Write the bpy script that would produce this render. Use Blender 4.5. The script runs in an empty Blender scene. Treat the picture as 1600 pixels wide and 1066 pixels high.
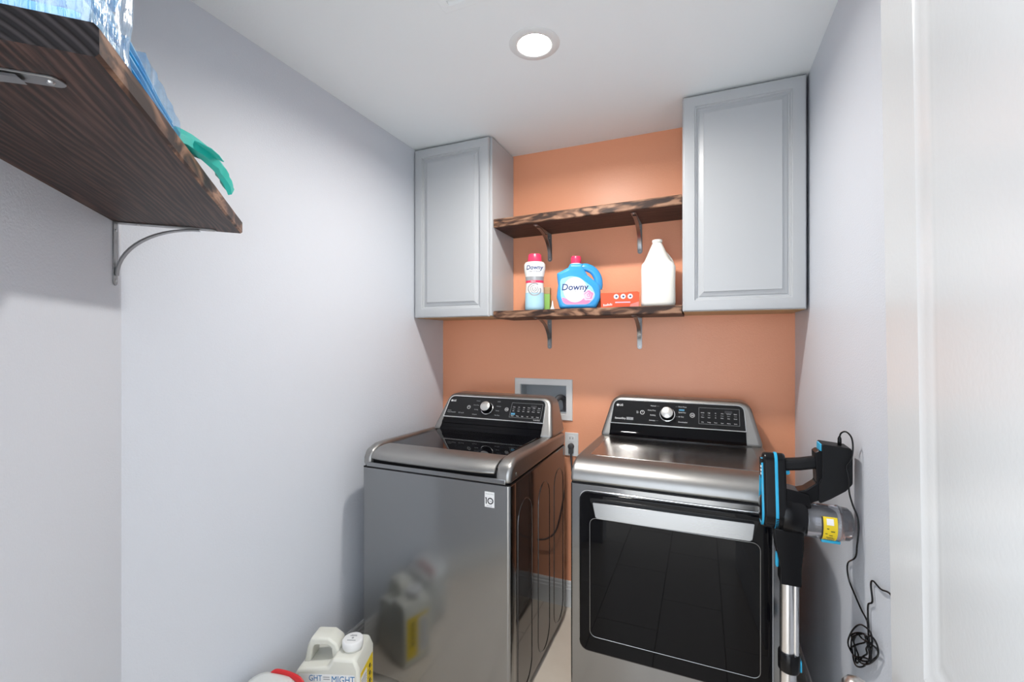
import bpy, bmesh, math, random
from mathutils import Matrix, Vector, noise

# ------------------------------------------------------------------ camera, world, exposure
S = bpy.context.scene
COL = S.collection
R = math.radians
CAM_Z = 1.43
cam_d = bpy.data.cameras.new('camera')
cam_d.sensor_width = 36.0
cam_d.lens = 702.0 / 1600.0 * 36.0
cam_d.clip_start = 0.02
cam = bpy.data.objects.new('camera', cam_d)
COL.objects.link(cam)
cam.location = (0, 0, CAM_Z)
cam.rotation_euler = (R(90), 0, R(22.9))
S.camera = cam

world = bpy.data.worlds.new('hall_daylight')
S.world = world
world.use_nodes = True
WORLD_COL = (0.82, 0.90, 1.0, 1)
WORLD_STR = 4.4
bg = world.node_tree.nodes['Background']
bg.inputs[0].default_value = WORLD_COL
bg.inputs[1].default_value = WORLD_STR

LAMP_STR = 780.0
LAMP_COL = (1.0, 0.965, 0.92)

S.view_settings.view_transform = 'Standard'
S.view_settings.look = 'None'
S.view_settings.gamma = 1.0
S.view_settings.exposure = -0.08
S.view_settings.use_curve_mapping = False
random.seed(4)

# ------------------------------------------------------------------ materials
def mat(name, col, rough=0.5, metal=0.0, spec=0.5, coat=0.0, bump=None, emit=None, trans=0.0, sss=0.0, alpha=1.0, mottle=None, coat_rough=0.05):
    m = bpy.data.materials.new(name)
    m.use_nodes = True
    nt = m.node_tree
    b = nt.nodes['Principled BSDF']
    b.inputs['Base Color'].default_value = (*col, 1)
    b.inputs['Roughness'].default_value = rough
    b.inputs['Metallic'].default_value = metal
    b.inputs['Specular IOR Level'].default_value = spec
    b.inputs['Coat Weight'].default_value = coat
    b.inputs['Coat Roughness'].default_value = coat_rough
    b.inputs['Transmission Weight'].default_value = trans
    b.inputs['Alpha'].default_value = alpha
    if sss:
        b.inputs['Subsurface Weight'].default_value = sss
        b.inputs['Subsurface Radius'].default_value = (0.03, 0.03, 0.025)
        b.inputs['Subsurface Scale'].default_value = 1.0
    if emit:
        b.inputs['Emission Color'].default_value = (*emit[0], 1)
        b.inputs['Emission Strength'].default_value = emit[1]
    tc = nt.nodes.new('ShaderNodeTexCoord')
    if mottle:      # (scale, colour2)
        n = nt.nodes.new('ShaderNodeTexNoise'); n.inputs['Scale'].default_value = mottle[0]; n.inputs['Detail'].default_value = 4
        nt.links.new(tc.outputs['Object'], n.inputs['Vector'])
        mx = nt.nodes.new('ShaderNodeMix'); mx.data_type = 'RGBA'
        mx.inputs[6].default_value = (*col, 1); mx.inputs[7].default_value = (*mottle[1], 1)
        nt.links.new(n.outputs['Fac'], mx.inputs[0]); nt.links.new(mx.outputs[2], b.inputs['Base Color'])
    if bump:        # (scale, strength, distance)
        n = nt.nodes.new('ShaderNodeTexNoise'); n.inputs['Scale'].default_value = bump[0]; n.inputs['Detail'].default_value = 3
        nt.links.new(tc.outputs['Object'], n.inputs['Vector'])
        bp = nt.nodes.new('ShaderNodeBump'); bp.inputs['Strength'].default_value = bump[1]; bp.inputs['Distance'].default_value = bump[2]
        nt.links.new(n.outputs['Fac'], bp.inputs['Height']); nt.links.new(bp.outputs['Normal'], b.inputs['Normal'])
    return m

def wood_mat(name, kind, axis=0):
    """dark stained pine; kind 'face' long grain lines, 'edge' blotchy planed edge, 'end' growth rings"""
    m = bpy.data.materials.new(name); m.use_nodes = True
    nt = m.node_tree; b = nt.nodes['Principled BSDF']; N = nt.nodes.new; L = nt.links.new
    tc = N('ShaderNodeTexCoord'); mp = N('ShaderNodeMapping'); L(tc.outputs['Object'], mp.inputs['Vector'])
    nz = N('ShaderNodeTexNoise'); cr = N('ShaderNodeValToRGB')
    bp = N('ShaderNodeBump')
    if kind == 'face':
        mp.inputs['Scale'].default_value = (1.1, 9.0, 9.0)
        nz.inputs['Scale'].default_value = 1.6; nz.inputs['Detail'].default_value = 2.0; nz.inputs['Distortion'].default_value = 0.6
        L(mp.outputs['Vector'], nz.inputs['Vector'])
        # rings: sine of distorted depth coordinate
        sep = N('ShaderNodeSeparateXYZ'); L(tc.outputs['Object'], sep.inputs[0])
        mul = N('ShaderNodeMath'); mul.operation = 'MULTIPLY'; mul.inputs[1].default_value = 520.0; L(sep.outputs['Y'], mul.inputs[0])
        ma = N('ShaderNodeMath'); ma.operation = 'MULTIPLY_ADD'; ma.inputs[1].default_value = 34.0; L(nz.outputs['Fac'], ma.inputs[0]); L(mul.outputs[0], ma.inputs[2])
        sn = N('ShaderNodeMath'); sn.operation = 'SINE'; L(ma.outputs[0], sn.inputs[0])
        nf = N('ShaderNodeTexNoise'); mp2 = N('ShaderNodeMapping'); mp2.inputs['Scale'].default_value = (6, 160, 160)
        L(tc.outputs['Object'], mp2.inputs['Vector']); L(mp2.outputs['Vector'], nf.inputs['Vector']); nf.inputs['Scale'].default_value = 1.0; nf.inputs['Detail'].default_value = 5
        a1 = N('ShaderNodeMath'); a1.operation = 'MULTIPLY_ADD'; a1.inputs[1].default_value = 0.17; L(sn.outputs[0], a1.inputs[0]); L(nf.outputs['Fac'], a1.inputs[2])
        big = N('ShaderNodeTexNoise'); big.inputs['Scale'].default_value = 5.0; L(mp.outputs['Vector'], big.inputs['Vector'])
        a2 = N('ShaderNodeMath'); a2.operation = 'MULTIPLY_ADD'; a2.inputs[1].default_value = 0.55; L(big.outputs['Fac'], a2.inputs[0]); L(a1.outputs[0], a2.inputs[2])
        L(a2.outputs[0], cr.inputs['Fac'])
        e = cr.color_ramp.elements
        e[0].position = 0.52; e[0].color = (0.016, 0.008, 0.006, 1)
        e[1].position = 1.0; e[1].color = (0.088, 0.043, 0.032, 1)
        e.new(0.76).color = (0.036, 0.017, 0.013, 1)
        L(a1.outputs[0], bp.inputs['Height']); bp.inputs['Strength'].default_value = 0.35; bp.inputs['Distance'].default_value = 0.002
    elif kind == 'edge':
        mp.inputs['Scale'].default_value = (9.0, 26.0, 26.0)
        L(mp.outputs['Vector'], nz.inputs['Vector']); nz.inputs['Scale'].default_value = 1.0; nz.inputs['Detail'].default_value = 4; nz.inputs['Distortion'].default_value = 1.4
        L(nz.outputs['Fac'], cr.inputs['Fac'])
        e = cr.color_ramp.elements
        e[0].position = 0.40; e[0].color = (0.035, 0.019, 0.014, 1)
        e[1].position = 0.64; e[1].color = (0.33, 0.185, 0.115, 1)
        e.new(0.50).color = (0.125, 0.062, 0.038, 1)
        L(nz.outputs['Fac'], bp.inputs['Height']); bp.inputs['Strength'].default_value = 0.3; bp.inputs['Distance'].default_value = 0.002
    else:
        wv = N('ShaderNodeTexWave'); wv.wave_type = 'RINGS'; wv.rings_direction = 'X'
        mp.inputs['Location'].default_value = (0, 0.10, 0.16)
        L(mp.outputs['Vector'], wv.inputs['Vector']); wv.inputs['Scale'].default_value = 28.0; wv.inputs['Distortion'].default_value = 0.8; wv.inputs['Detail'].default_value = 2
        L(wv.outputs['Fac'], cr.inputs['Fac'])
        e = cr.color_ramp.elements
        e[0].position = 0.35; e[0].color = (0.008, 0.006, 0.006, 1)
        e[1].position = 1.0; e[1].color = (0.030, 0.024, 0.024, 1)
        L(wv.outputs['Fac'], bp.inputs['Height']); bp.inputs['Strength'].default_value = 0.5; bp.inputs['Distance'].default_value = 0.002
    L(cr.outputs['Color'], b.inputs['Base Color']); L(bp.outputs['Normal'], b.inputs['Normal'])
    b.inputs['Roughness'].default_value = 0.5; b.inputs['Specular IOR Level'].default_value = 0.12 if kind == 'end' else 0.28
    return m

def brushed(name, col, rough, axis_scale, metal=1.0, amt=0.06, coat=0.0):
    m = mat(name, col, rough, metal, coat=coat)
    nt = m.node_tree; b = nt.nodes['Principled BSDF']
    tc = nt.nodes.new('ShaderNodeTexCoord'); mp = nt.nodes.new('ShaderNodeMapping'); mp.inputs['Scale'].default_value = axis_scale
    n = nt.nodes.new('ShaderNodeTexNoise'); n.inputs['Scale'].default_value = 1.0; n.inputs['Detail'].default_value = 2
    mr = nt.nodes.new('ShaderNodeMapRange'); mr.inputs['To Min'].default_value = rough - amt; mr.inputs['To Max'].default_value = rough + amt
    nt.links.new(tc.outputs['Object'], mp.inputs['Vector']); nt.links.new(mp.outputs['Vector'], n.inputs['Vector'])
    nt.links.new(n.outputs['Fac'], mr.inputs['Value']); nt.links.new(mr.outputs[0], b.inputs['Roughness'])
    return m

def film_mat(name, tint, dens):
    """thin clear plastic film"""
    m = bpy.data.materials.new(name); m.use_nodes = True
    nt = m.node_tree; nt.nodes.clear(); N = nt.nodes.new; L = nt.links.new
    out = N('ShaderNodeOutputMaterial'); tr = N('ShaderNodeBsdfTransparent'); tr.inputs[0].default_value = (0.95, 0.98, 1, 1)
    gl = N('ShaderNodeBsdfGlossy'); gl.inputs['Roughness'].default_value = 0.12
    df = N('ShaderNodeBsdfDiffuse'); df.inputs[0].default_value = (*tint, 1)
    tc = N('ShaderNodeTexCoord'); mp = N('ShaderNodeMapping'); mp.inputs['Scale'].default_value = (70, 70, 5)
    nz = N('ShaderNodeTexNoise'); nz.inputs['Scale'].default_value = 1.0; nz.inputs['Detail'].default_value = 4
    L(tc.outputs['Object'], mp.inputs['Vector']); L(mp.outputs['Vector'], nz.inputs['Vector'])
    bp = N('ShaderNodeBump'); bp.inputs['Strength'].default_value = 0.9; bp.inputs['Distance'].default_value = 0.01
    L(nz.outputs['Fac'], bp.inputs['Height']); L(bp.outputs['Normal'], gl.inputs['Normal'])
    mr = N('ShaderNodeMapRange'); mr.inputs['From Min'].default_value = 0.35; mr.inputs['From Max'].default_value = 0.7
    mr.inputs['To Min'].default_value = dens * 0.4; mr.inputs['To Max'].default_value = dens * 1.5
    L(nz.outputs['Fac'], mr.inputs['Value'])
    m1 = N('ShaderNodeMixShader'); L(mr.outputs[0], m1.inputs[0]); L(tr.outputs[0], m1.inputs[1]); L(df.outputs[0], m1.inputs[2])
    m2 = N('ShaderNodeMixShader'); m2.inputs[0].default_value = 0.09; L(m1.outputs[0], m2.inputs[1]); L(gl.outputs[0], m2.inputs[2])
    L(m2.outputs[0], out.inputs[0])
    return m

M = {}
M['wall'] = mat('wall_paint', (0.65, 0.675, 0.725), 0.42, spec=0.4, bump=(210, 0.28, 0.003))
M['orange'] = mat('orange_paint', (0.92, 0.40, 0.225), 0.36, spec=0.5, bump=(210, 0.25, 0.003))
M['ceil'] = mat('ceiling_paint', (0.92, 0.95, 0.96), 0.75, spec=0.25, bump=(160, 0.15, 0.002))
M['trim'] = mat('trim_paint', (0.78, 0.78, 0.77), 0.35)
M['door'] = mat('door_paint', (0.75, 0.755, 0.75), 0.26, spec=0.45, bump=(140, 0.10, 0.002))
M['cab'] = mat('cabinet_grey', (0.51, 0.525, 0.54), 0.33, bump=(300, 0.03, 0.001))
M['tan'] = mat('raw_cabinet_bottom', (0.55, 0.36, 0.18), 0.55, mottle=(30, (0.45, 0.28, 0.13)))
M['tile'] = mat('floor_tile', (0.76, 0.68, 0.58), 0.22, mottle=(9, (0.66, 0.58, 0.48)))
M['grout'] = mat('floor_grout', (0.20, 0.17, 0.14), 0.8)
M['w_face'] = wood_mat('stained_wood_face', 'face')
M['w_edge'] = wood_mat('stained_wood_edge', 'edge')
M['w_end'] = wood_mat('stained_wood_end', 'end')
M['bracket'] = brushed('bracket_steel', (0.30, 0.30, 0.30), 0.34, (60, 60, 60))
M['screw'] = mat('screw_steel', (0.5, 0.5, 0.5), 0.3, 1.0)
M['steel'] = brushed('graphite_steel_front', (0.30, 0.305, 0.31), 0.17, (3, 3, 300), amt=0.05)
M['deck'] = brushed('graphite_steel_deck', (0.34, 0.335, 0.325), 0.40, (40, 40, 40), amt=0.03)
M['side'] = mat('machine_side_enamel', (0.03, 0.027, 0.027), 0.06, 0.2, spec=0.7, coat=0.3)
M['glass'] = mat('black_glass', (0.003, 0.003, 0.004), 0.03, spec=0.16)
M['panel'] = mat('console_black', (0.014, 0.014, 0.015), 0.16, spec=0.22)
M['black'] = mat('black_plastic', (0.006, 0.006, 0.007), 0.22, spec=0.25)
M['blackm'] = mat('black_matte', (0.008, 0.008, 0.009), 0.5, spec=0.2)
M['chrome'] = mat('chrome_trim', (0.80, 0.80, 0.79), 0.15, 1.0)
M['knob'] = brushed('knob_face', (0.74, 0.72, 0.69), 0.35, (200, 200, 200))
M['ink'] = mat('print_white', (0.75, 0.75, 0.75), 0.5)
M['inkg'] = mat('print_grey', (0.32, 0.33, 0.34), 0.5)
M['inkb'] = mat('print_blue', (0.08, 0.30, 0.48), 0.5)
M['inkk'] = mat('print_black', (0.015, 0.015, 0.02), 0.5)
M['white'] = mat('white_plastic', (0.80, 0.80, 0.79), 0.35)
M['boxwhite'] = mat('outlet_box_white', (0.78, 0.77, 0.75), 0.4)
M['boxgrey'] = mat('outlet_box_recess', (0.50, 0.54, 0.57), 0.5)
M['hose'] = mat('grey_rubber', (0.06, 0.06, 0.065), 0.5)
M['natural'] = mat('natural_jug_plastic', (0.88, 0.86, 0.80), 0.38, sss=0.25)
M['jug'] = mat('milky_jug_plastic', (0.74, 0.735, 0.66), 0.32, sss=0.3)
M['tub'] = mat('clear_tub_plastic', (0.70, 0.72, 0.70), 0.25, sss=0.3)
M['pink'] = mat('pink_cap', (0.85, 0.045, 0.12), 0.3)
M['pink2'] = mat('rose_pink', (0.85, 0.25, 0.45), 0.4)
M['rosel'] = mat('rose_light', (0.93, 0.58, 0.70), 0.4)
M['downy'] = mat('blue_bottle', (0.045, 0.33, 0.72), 0.25)
M['navy'] = mat('navy_print', (0.03, 0.06, 0.20), 0.4)
M['beadw'] = mat('bottle_white', (0.86, 0.84, 0.80), 0.3)
M['beadb'] = mat('bottle_pale_blue', (0.42, 0.66, 0.78), 0.3)
M['swirl'] = mat('swirl_grey', (0.42, 0.42, 0.43), 0.3, 0.3)
M['labelw'] = mat('label_white', (0.88, 0.87, 0.86), 0.4)
M['red'] = mat('carton_red', (0.85, 0.095, 0.025), 0.4)
M['salmon'] = mat('carton_salmon', (0.90, 0.26, 0.22), 0.4)
M['green'] = mat('carton_green', (0.30, 0.55, 0.12), 0.45)
M['redh'] = mat('red_handle', (0.62, 0.02, 0.025), 0.35)
M['yellow'] = mat('label_yellow', (0.90, 0.66, 0.02), 0.4)
M['inkblue'] = mat('label_blue_ink', (0.02, 0.18, 0.42), 0.4)
M['vblue'] = mat('vacuum_cyan', (0.03, 0.42, 0.70), 0.22)
M['alu'] = brushed('wand_aluminium', (0.78, 0.78, 0.79), 0.24, (400, 400, 3))
M['cup'] = mat('smoked_clear_plastic', (0.62, 0.62, 0.66), 0.06, trans=0.85, spec=0.5)
M['sheet'] = mat('blue_sheet', (0.03, 0.36, 0.76), 0.45, mottle=(60, (0.05, 0.44, 0.84)))
M['sheetl'] = mat('pale_blue_sheet', (0.36, 0.66, 0.90), 0.4)
M['teal'] = mat('teal_sheet', (0.02, 0.50, 0.42), 0.35)
M['teall'] = mat('pale_teal_sheet', (0.25, 0.70, 0.60), 0.35)
M['film'] = film_mat('clear_film', (0.70, 0.86, 1.0), 0.30)
M['film2'] = film_mat('blue_tint_film', (0.25, 0.62, 1.0), 0.22)
M['lens'] = mat('lamp_lens', (1, 1, 1), 0.5, emit=(LAMP_COL, LAMP_STR))
M['nickel'] = mat('satin_nickel', (0.55, 0.53, 0.50), 0.28, 1.0)

# ------------------------------------------------------------------ geometry helpers
def new_bm(): return bmesh.new()

def box(bm, x0, x1, y0, y1, z0, z1, mi=0):
    vs = [bm.verts.new(p) for p in ((x0,y0,z0),(x1,y0,z0),(x1,y1,z0),(x0,y1,z0),(x0,y0,z1),(x1,y0,z1),(x1,y1,z1),(x0,y1,z1))]
    fs = []
    for q in ((0,3,2,1),(4,5,6,7),(0,1,5,4),(1,2,6,5),(2,3,7,6),(3,0,4,7)):
        f = bm.faces.new([vs[i] for i in q]); f.material_index = mi; fs.append(f)
    return fs

def prism(bm, pts, a0, a1, axis='y', mi=0):
    """extrude a 2D outline. axis y: pts are (x,z); axis x: pts are (y,z); axis z: pts are (x,y)"""
    def mk(p, a):
        if axis == 'y': return (p[0], a, p[1])
        if axis == 'x': return (a, p[0], p[1])
        return (p[0], p[1], a)
    A = [bm.verts.new(mk(p, a0)) for p in pts]; B = [bm.verts.new(mk(p, a1)) for p in pts]
    n = len(pts); fs = [bm.faces.new(A), bm.faces.new(B[::-1])]
    for i in range(n): fs.append(bm.faces.new((A[i], B[i], B[(i+1) % n], A[(i+1) % n])))
    for f in fs: f.material_index = mi
    return fs

def lathe(bm, prof, seg=32, origin=(0,0,0), axis='z', sx=1.0, sy=1.0, mi=0, cap=True):
    """prof: list of (radius, height)"""
    rings = []
    for r, h in prof:
        ring = []
        for i in range(seg):
            a = 2*math.pi*i/seg; p = (r*math.cos(a)*sx, r*math.sin(a)*sy, h)
            if axis == 'x': p = (p[2], p[0], p[1])
            if axis == 'y': p = (p[0], p[2], p[1])
            ring.append(bm.verts.new((p[0]+origin[0], p[1]+origin[1], p[2]+origin[2])))
        rings.append(ring)
    for k in range(len(rings)-1):
        for i in range(seg):
            f = bm.faces.new((rings[k][i], rings[k][(i+1) % seg], rings[k+1][(i+1) % seg], rings[k+1][i])); f.material_index = mi
    if cap:
        bm.faces.new(rings[0][::-1]).material_index = mi; bm.faces.new(rings[-1]).material_index = mi
    return rings

def tube(bm, pts, r, seg=8, mi=0, closed=False, ry=None):
    pts = [Vector(p) for p in pts]; n = len(pts); rings = []
    up = Vector((0.13, 0.21, 0.97)).normalized(); prev = None
    for i, p in enumerate(pts):
        if closed: t = pts[(i+1) % n] - pts[i-1]
        else: t = pts[min(i+1, n-1)] - pts[max(i-1, 0)]
        t.normalize()
        if prev is None:
            a = t.cross(up)
            if a.length < 1e-3: a = t.cross(Vector((1, 0, 0)))
            a.normalize()
        else:
            a = prev - t*prev.dot(t); a.normalize()
        prev = a; b = t.cross(a)
        rr = r[i] if isinstance(r, (list, tuple)) else r
        r2 = ry if ry else rr
        rings.append([bm.verts.new(p + a*rr*math.cos(2*math.pi*k/seg) + b*r2*math.sin(2*math.pi*k/seg)) for k in range(seg)])
    m = n if closed else n-1
    for k in range(m):
        A = rings[k]; B = rings[(k+1) % n]
        off = 0
        if closed and k == n-1:
            off = min(range(seg), key=lambda o: sum((A[i].co-B[(i+o) % seg].co).length for i in range(seg)))
        for i in range(seg):
            bm.faces.new((A[i], A[(i+1) % seg], B[(i+1+off) % seg], B[(i+off) % seg])).material_index = mi
    if not closed:
        bm.faces.new(rings[0][::-1]).material_index = mi; bm.faces.new(rings[-1]).material_index = mi

def smooth_path(pts, sub=6):
    P = [Vector(p) for p in pts]; out = []
    for i in range(len(P)-1):
        p0 = P[max(i-1, 0)]; p1 = P[i]; p2 = P[i+1]; p3 = P[min(i+2, len(P)-1)]
        for k in range(sub):
            t = k/sub
            out.append(0.5*((2*p1) + (p2-p0)*t + (2*p0-5*p1+4*p2-p3)*t*t + (3*p1-p0-3*p2+p3)*t**3))
    out.append(P[-1]); return out

def rrect(x0, x1, y0, y1, r, seg=5):
    """rounded rectangle outline; r scalar or (bl, br, tr, tl)"""
    rs = r if isinstance(r, (list, tuple)) else (r,)*4
    out = []
    for (cx, cy, a, q) in ((x0, y0, 180, 0), (x1, y0, 270, 1), (x1, y1, 0, 2), (x0, y1, 90, 3)):
        rr = rs[q]; ox = cx + (rr if cx == x0 else -rr); oy = cy + (rr if cy == y0 else -rr)
        if rr <= 1e-6: out.append((cx, cy)); continue
        for k in range(seg+1):
            t = R(a + 90*k/seg); out.append((ox + rr*math.cos(t), oy + rr*math.sin(t)))
    return out

def round_poly(pts, rads, seg=5):
    out = []; n = len(pts)
    for i in range(n):
        p = Vector(pts[i]); a = Vector(pts[i-1]); b = Vector(pts[(i+1) % n]); r = rads[i] if isinstance(rads, (list, tuple)) else rads
        if r <= 0: out.append(tuple(p)); continue
        u = (a-p).normalized(); v = (b-p).normalized()
        ang = u.angle(v); d = min(r/math.tan(ang/2), (a-p).length*0.49, (b-p).length*0.49)
        p1 = p+u*d; p2 = p+v*d
        for k in range(seg+1):
            t = k/seg; out.append(tuple((1-t)**2*p1 + 2*t*(1-t)*p + t*t*p2))
    return out

def stadium(cy, hw, z0, z1, seg=10):
    out = []
    for k in range(seg+1):
        t = R(180*k/seg); out.append((cy + hw*math.cos(t), z1-hw + hw*math.sin(t)))
    for k in range(seg+1):
        t = R(180+180*k/seg); out.append((cy + hw*math.cos(t), z0+hw + hw*math.sin(t)))
    return out

OFF = Matrix.Identity(4)

def finish(name, bm, mats, parent=None, bevel=0.0, seg=2, smooth=40, weld=True, solid=0.0, subsurf=0, recalc=True):
    if recalc: bmesh.ops.recalc_face_normals(bm, faces=bm.faces)
    me = bpy.data.meshes.new(name); bm.to_mesh(me); bm.free()
    me.transform(OFF)
    for m in (mats if isinstance(mats, (list, tuple)) else [mats]): me.materials.append(M[m])
    o = bpy.data.objects.new(name, me); COL.objects.link(o)
    if parent is not None: o.parent = parent
    for p in me.polygons: p.use_smooth = True
    me.set_sharp_from_angle(angle=R(smooth))
    if subsurf:
        md = o.modifiers.new('subd', 'SUBSURF'); md.levels = subsurf; md.render_levels = subsurf
    if solid:
        md = o.modifiers.new('thick', 'SOLIDIFY'); md.thickness = solid; md.offset = 0
    if bevel:
        md = o.modifiers.new('bevel', 'BEVEL'); md.width = bevel; md.segments = seg; md.limit_method = 'ANGLE'; md.angle_limit = R(35); md.harden_normals = False
    return o

def thing(name, label, cat, base, rotz=0.0, group=None, world=True):
    """Empty at the thing's base. world=True: parts are given in room coordinates; else in the thing's own frame"""
    global OFF
    e = bpy.data.objects.new(name, None); COL.objects.link(e)
    e.empty_display_size = 0.05
    e.location = base; e.rotation_euler = (0, 0, rotz)
    e['label'] = label; e['category'] = cat
    if group: e['group'] = group
    OFF = Matrix.Translation(-Vector(base)) if world else Matrix.Identity(4)
    return e

def tag(o, label, cat, group=None):
    o['label'] = label; o['category'] = cat
    if group: o['group'] = group
    return o

def structure(o, label=None):
    o['kind'] = 'structure'
    if label: o['label'] = label
    return o

def reset():
    global OFF
    OFF = Matrix.Identity(4)

def frame_mat(o, ex, ey, ez):
    ex, ey, ez = Vector(ex), Vector(ey), Vector(ez)
    return Matrix(((ex.x, ey.x, ez.x, o[0]), (ex.y, ey.y, ez.y, o[1]), (ex.z, ey.z, ez.z, o[2]), (0, 0, 0, 1)))

def text(name, s, size, mi, parent, mtx, ext=0.0002, align='LEFT', sx=1.0, shear=0.0, bold=0.0):
    """lettering as a mesh, in the plane of mtx (x right, y up, z out)"""
    cu = bpy.data.curves.new(name, 'FONT'); cu.body = s; cu.size = size; cu.extrude = ext; cu.align_x = align; cu.align_y = 'CENTER'
    cu.resolution_u = 3; cu.shear = shear; cu.offset = bold
    t = bpy.data.objects.new(name, cu); COL.objects.link(t)
    me = bpy.data.meshes.new_from_object(t)
    bpy.data.objects.remove(t); bpy.data.curves.remove(cu)
    me.transform(Matrix.Diagonal((sx, 1, 1, 1))); me.transform(mtx); me.transform(OFF)
    me.materials.clear(); me.materials.append(M[mi]); me.name = name
    o = bpy.data.objects.new(name, me); COL.objects.link(o); o.parent = parent
    return o

def flat(name, pts, mi, parent, mtx, h=0.0004, base=0.0, bevel=0):
    """thin printed or applied shape lying in the plane of mtx"""
    bm = new_bm(); prism(bm, pts, base, base+h, 'z'); bm.transform(mtx)
    return finish(name, bm, mi, parent, bevel=bevel)

def ring_pts(cx, cy, r0, r1, seg=28):
    return [((cx + r*math.cos(2*math.pi*k/seg), cy + r*math.sin(2*math.pi*k/seg))) for r in (r0, r1) for k in range(seg)]

def flat_ring(name, cx, cy, r0, r1, mi, parent, mtx, h=0.0005, seg=28, sy=1.0):
    bm = new_bm()
    V = [[bm.verts.new((cx + r*math.cos(2*math.pi*k/seg), cy + sy*r*math.sin(2*math.pi*k/seg), z)) for k in range(seg)] for r, z in ((r0, 0), (r0, h), (r1, h), (r1, 0))]
    for q in range(4):
        A, B = V[q], V[(q+1) % 4]
        for k in range(seg): bm.faces.new((A[k], A[(k+1) % seg], B[(k+1) % seg], B[k]))
    bm.transform(mtx)
    return finish(name, bm, mi, parent)

def circle(cx, cy, r, seg=24, sy=1.0): return [(cx + r*math.cos(2*math.pi*k/seg), cy + sy*r*math.sin(2*math.pi*k/seg)) for k in range(seg)]

def rect_frame(bm, x0, x1, z0, z1, loops, to):
    """concentric rectangles: loops = [(inset, height)], to(x, z, h) -> point. Returns the last loop"""
    prev = None
    for ins, h in loops:
        v = [bm.verts.new(to(x, z, h)) for x, z in ((x0+ins, z0+ins), (x1-ins, z0+ins), (x1-ins, z1-ins), (x0+ins, z1-ins))]
        if prev:
            for i in range(4): bm.faces.new((prev[i], prev[(i+1) % 4], v[(i+1) % 4], v[i]))
        prev = v
    return prev

# ------------------------------------------------------------------ room shell
XL, XR, YB, ZC = -1.45, 0.386, 2.355, 2.478
BEND = Vector((XL, 0.71))
T = 0.10

bm = new_bm(); box(bm, -2.2, 1.2, -1.8, 2.6, -0.08, -0.006)
floor = structure(finish('floor', bm, 'grout'), 'pale beige wood look tiled floor')
tile_me = None; k = 0
tw, tl = 0.298, 0.598
for i in range(-6, 4):
    for j in range(-3, 5):
        x0 = 0.10 + i*0.30; y0 = -0.35 + j*0.60 + (0.3 if i % 2 else 0)
        if x0 > 0.5 or x0 < -1.75 or y0 > 2.5: continue
        if tile_me is None:
            bm = new_bm(); box(bm, 0, tw, 0, tl, -0.006, 0)
            o = finish('floor_tile', bm, 'tile', floor, bevel=0.0012, seg=1); tile_me = o.data
        else:
            o = bpy.data.objects.new('floor_tile', tile_me); COL.objects.link(o); o.parent = floor
            md = o.modifiers.new('bevel', 'BEVEL'); md.width = 0.0012; md.segments = 1
        o.location = (x0, y0, 0)

LX, LY, LH = -0.544, 1.491, 0.062          # opening for the recessed lamp
bm = new_bm()
box(bm, XL-0.3, LX-LH, -0.12, YB+0.3, ZC, ZC+0.1); box(bm, LX+LH, XR+0.3, -0.12, YB+0.3, ZC, ZC+0.1)
box(bm, LX-LH, LX+LH, -0.12, LY-LH, ZC, ZC+0.1); box(bm, LX-LH, LX+LH, LY+LH, YB+0.3, ZC, ZC+0.1)
structure(finish('ceiling', bm, 'ceil'), 'flat off-white ceiling')
bm = new_bm(); box(bm, XL-T, XL, BEND.y, YB+T, 0, ZC)
structure(finish('wall_left', bm, 'wall'), 'pale blue-grey textured wall on the left')
L45 = BEND.y*math.sqrt(2)
d45 = Vector((math.sqrt(0.5), -math.sqrt(0.5)))       # along the angled wall, towards the entry
n45 = Vector((math.sqrt(0.5), math.sqrt(0.5)))        # out of the angled wall, into the room
def P45(s, d): return BEND + d45*s + n45*d
bm = new_bm(); prism(bm, [tuple(P45(0, 0)), tuple(P45(L45, 0)), tuple(P45(L45, -T)), tuple(P45(-0.04, -T)), ], 0, ZC, 'z')
structure(finish('wall_left_angled', bm, 'wall'), 'pale blue-grey wall at an angle beside the entry')
# back wall with the opening for the laundry outlet box
BX0, BX1, BZ0, BZ1 = -0.942, -0.668, 1.035, 1.188
bm = new_bm()
box(bm, XL, BX0, YB, YB+T, 0, ZC); box(bm, BX1, XR, YB, YB+T, 0, ZC)
box(bm, BX0, BX1, YB, YB+T, 0, BZ0); box(bm, BX0, BX1, YB, YB+T, BZ1, ZC)
structure(finish('wall_back', bm, 'orange'), 'orange painted accent wall at the back')
bm = new_bm(); box(bm, XR, XR+T, -0.12, YB+T, 0, ZC)
structure(finish('wall_right', bm, 'wall'), 'pale blue-grey textured wall on the right')
DX0, DX1 = -0.66, 0.212
bm = new_bm(); box(bm, -0.86, DX0, -0.12, 0, 0, ZC); box(bm, DX1, XR, -0.12, 0, 0, ZC); box(bm, DX0, DX1, -0.12, 0, 2.06, ZC)
structure(finish('wall_front', bm, 'wall'), 'pale blue-grey wall with the entry doorway')

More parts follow.
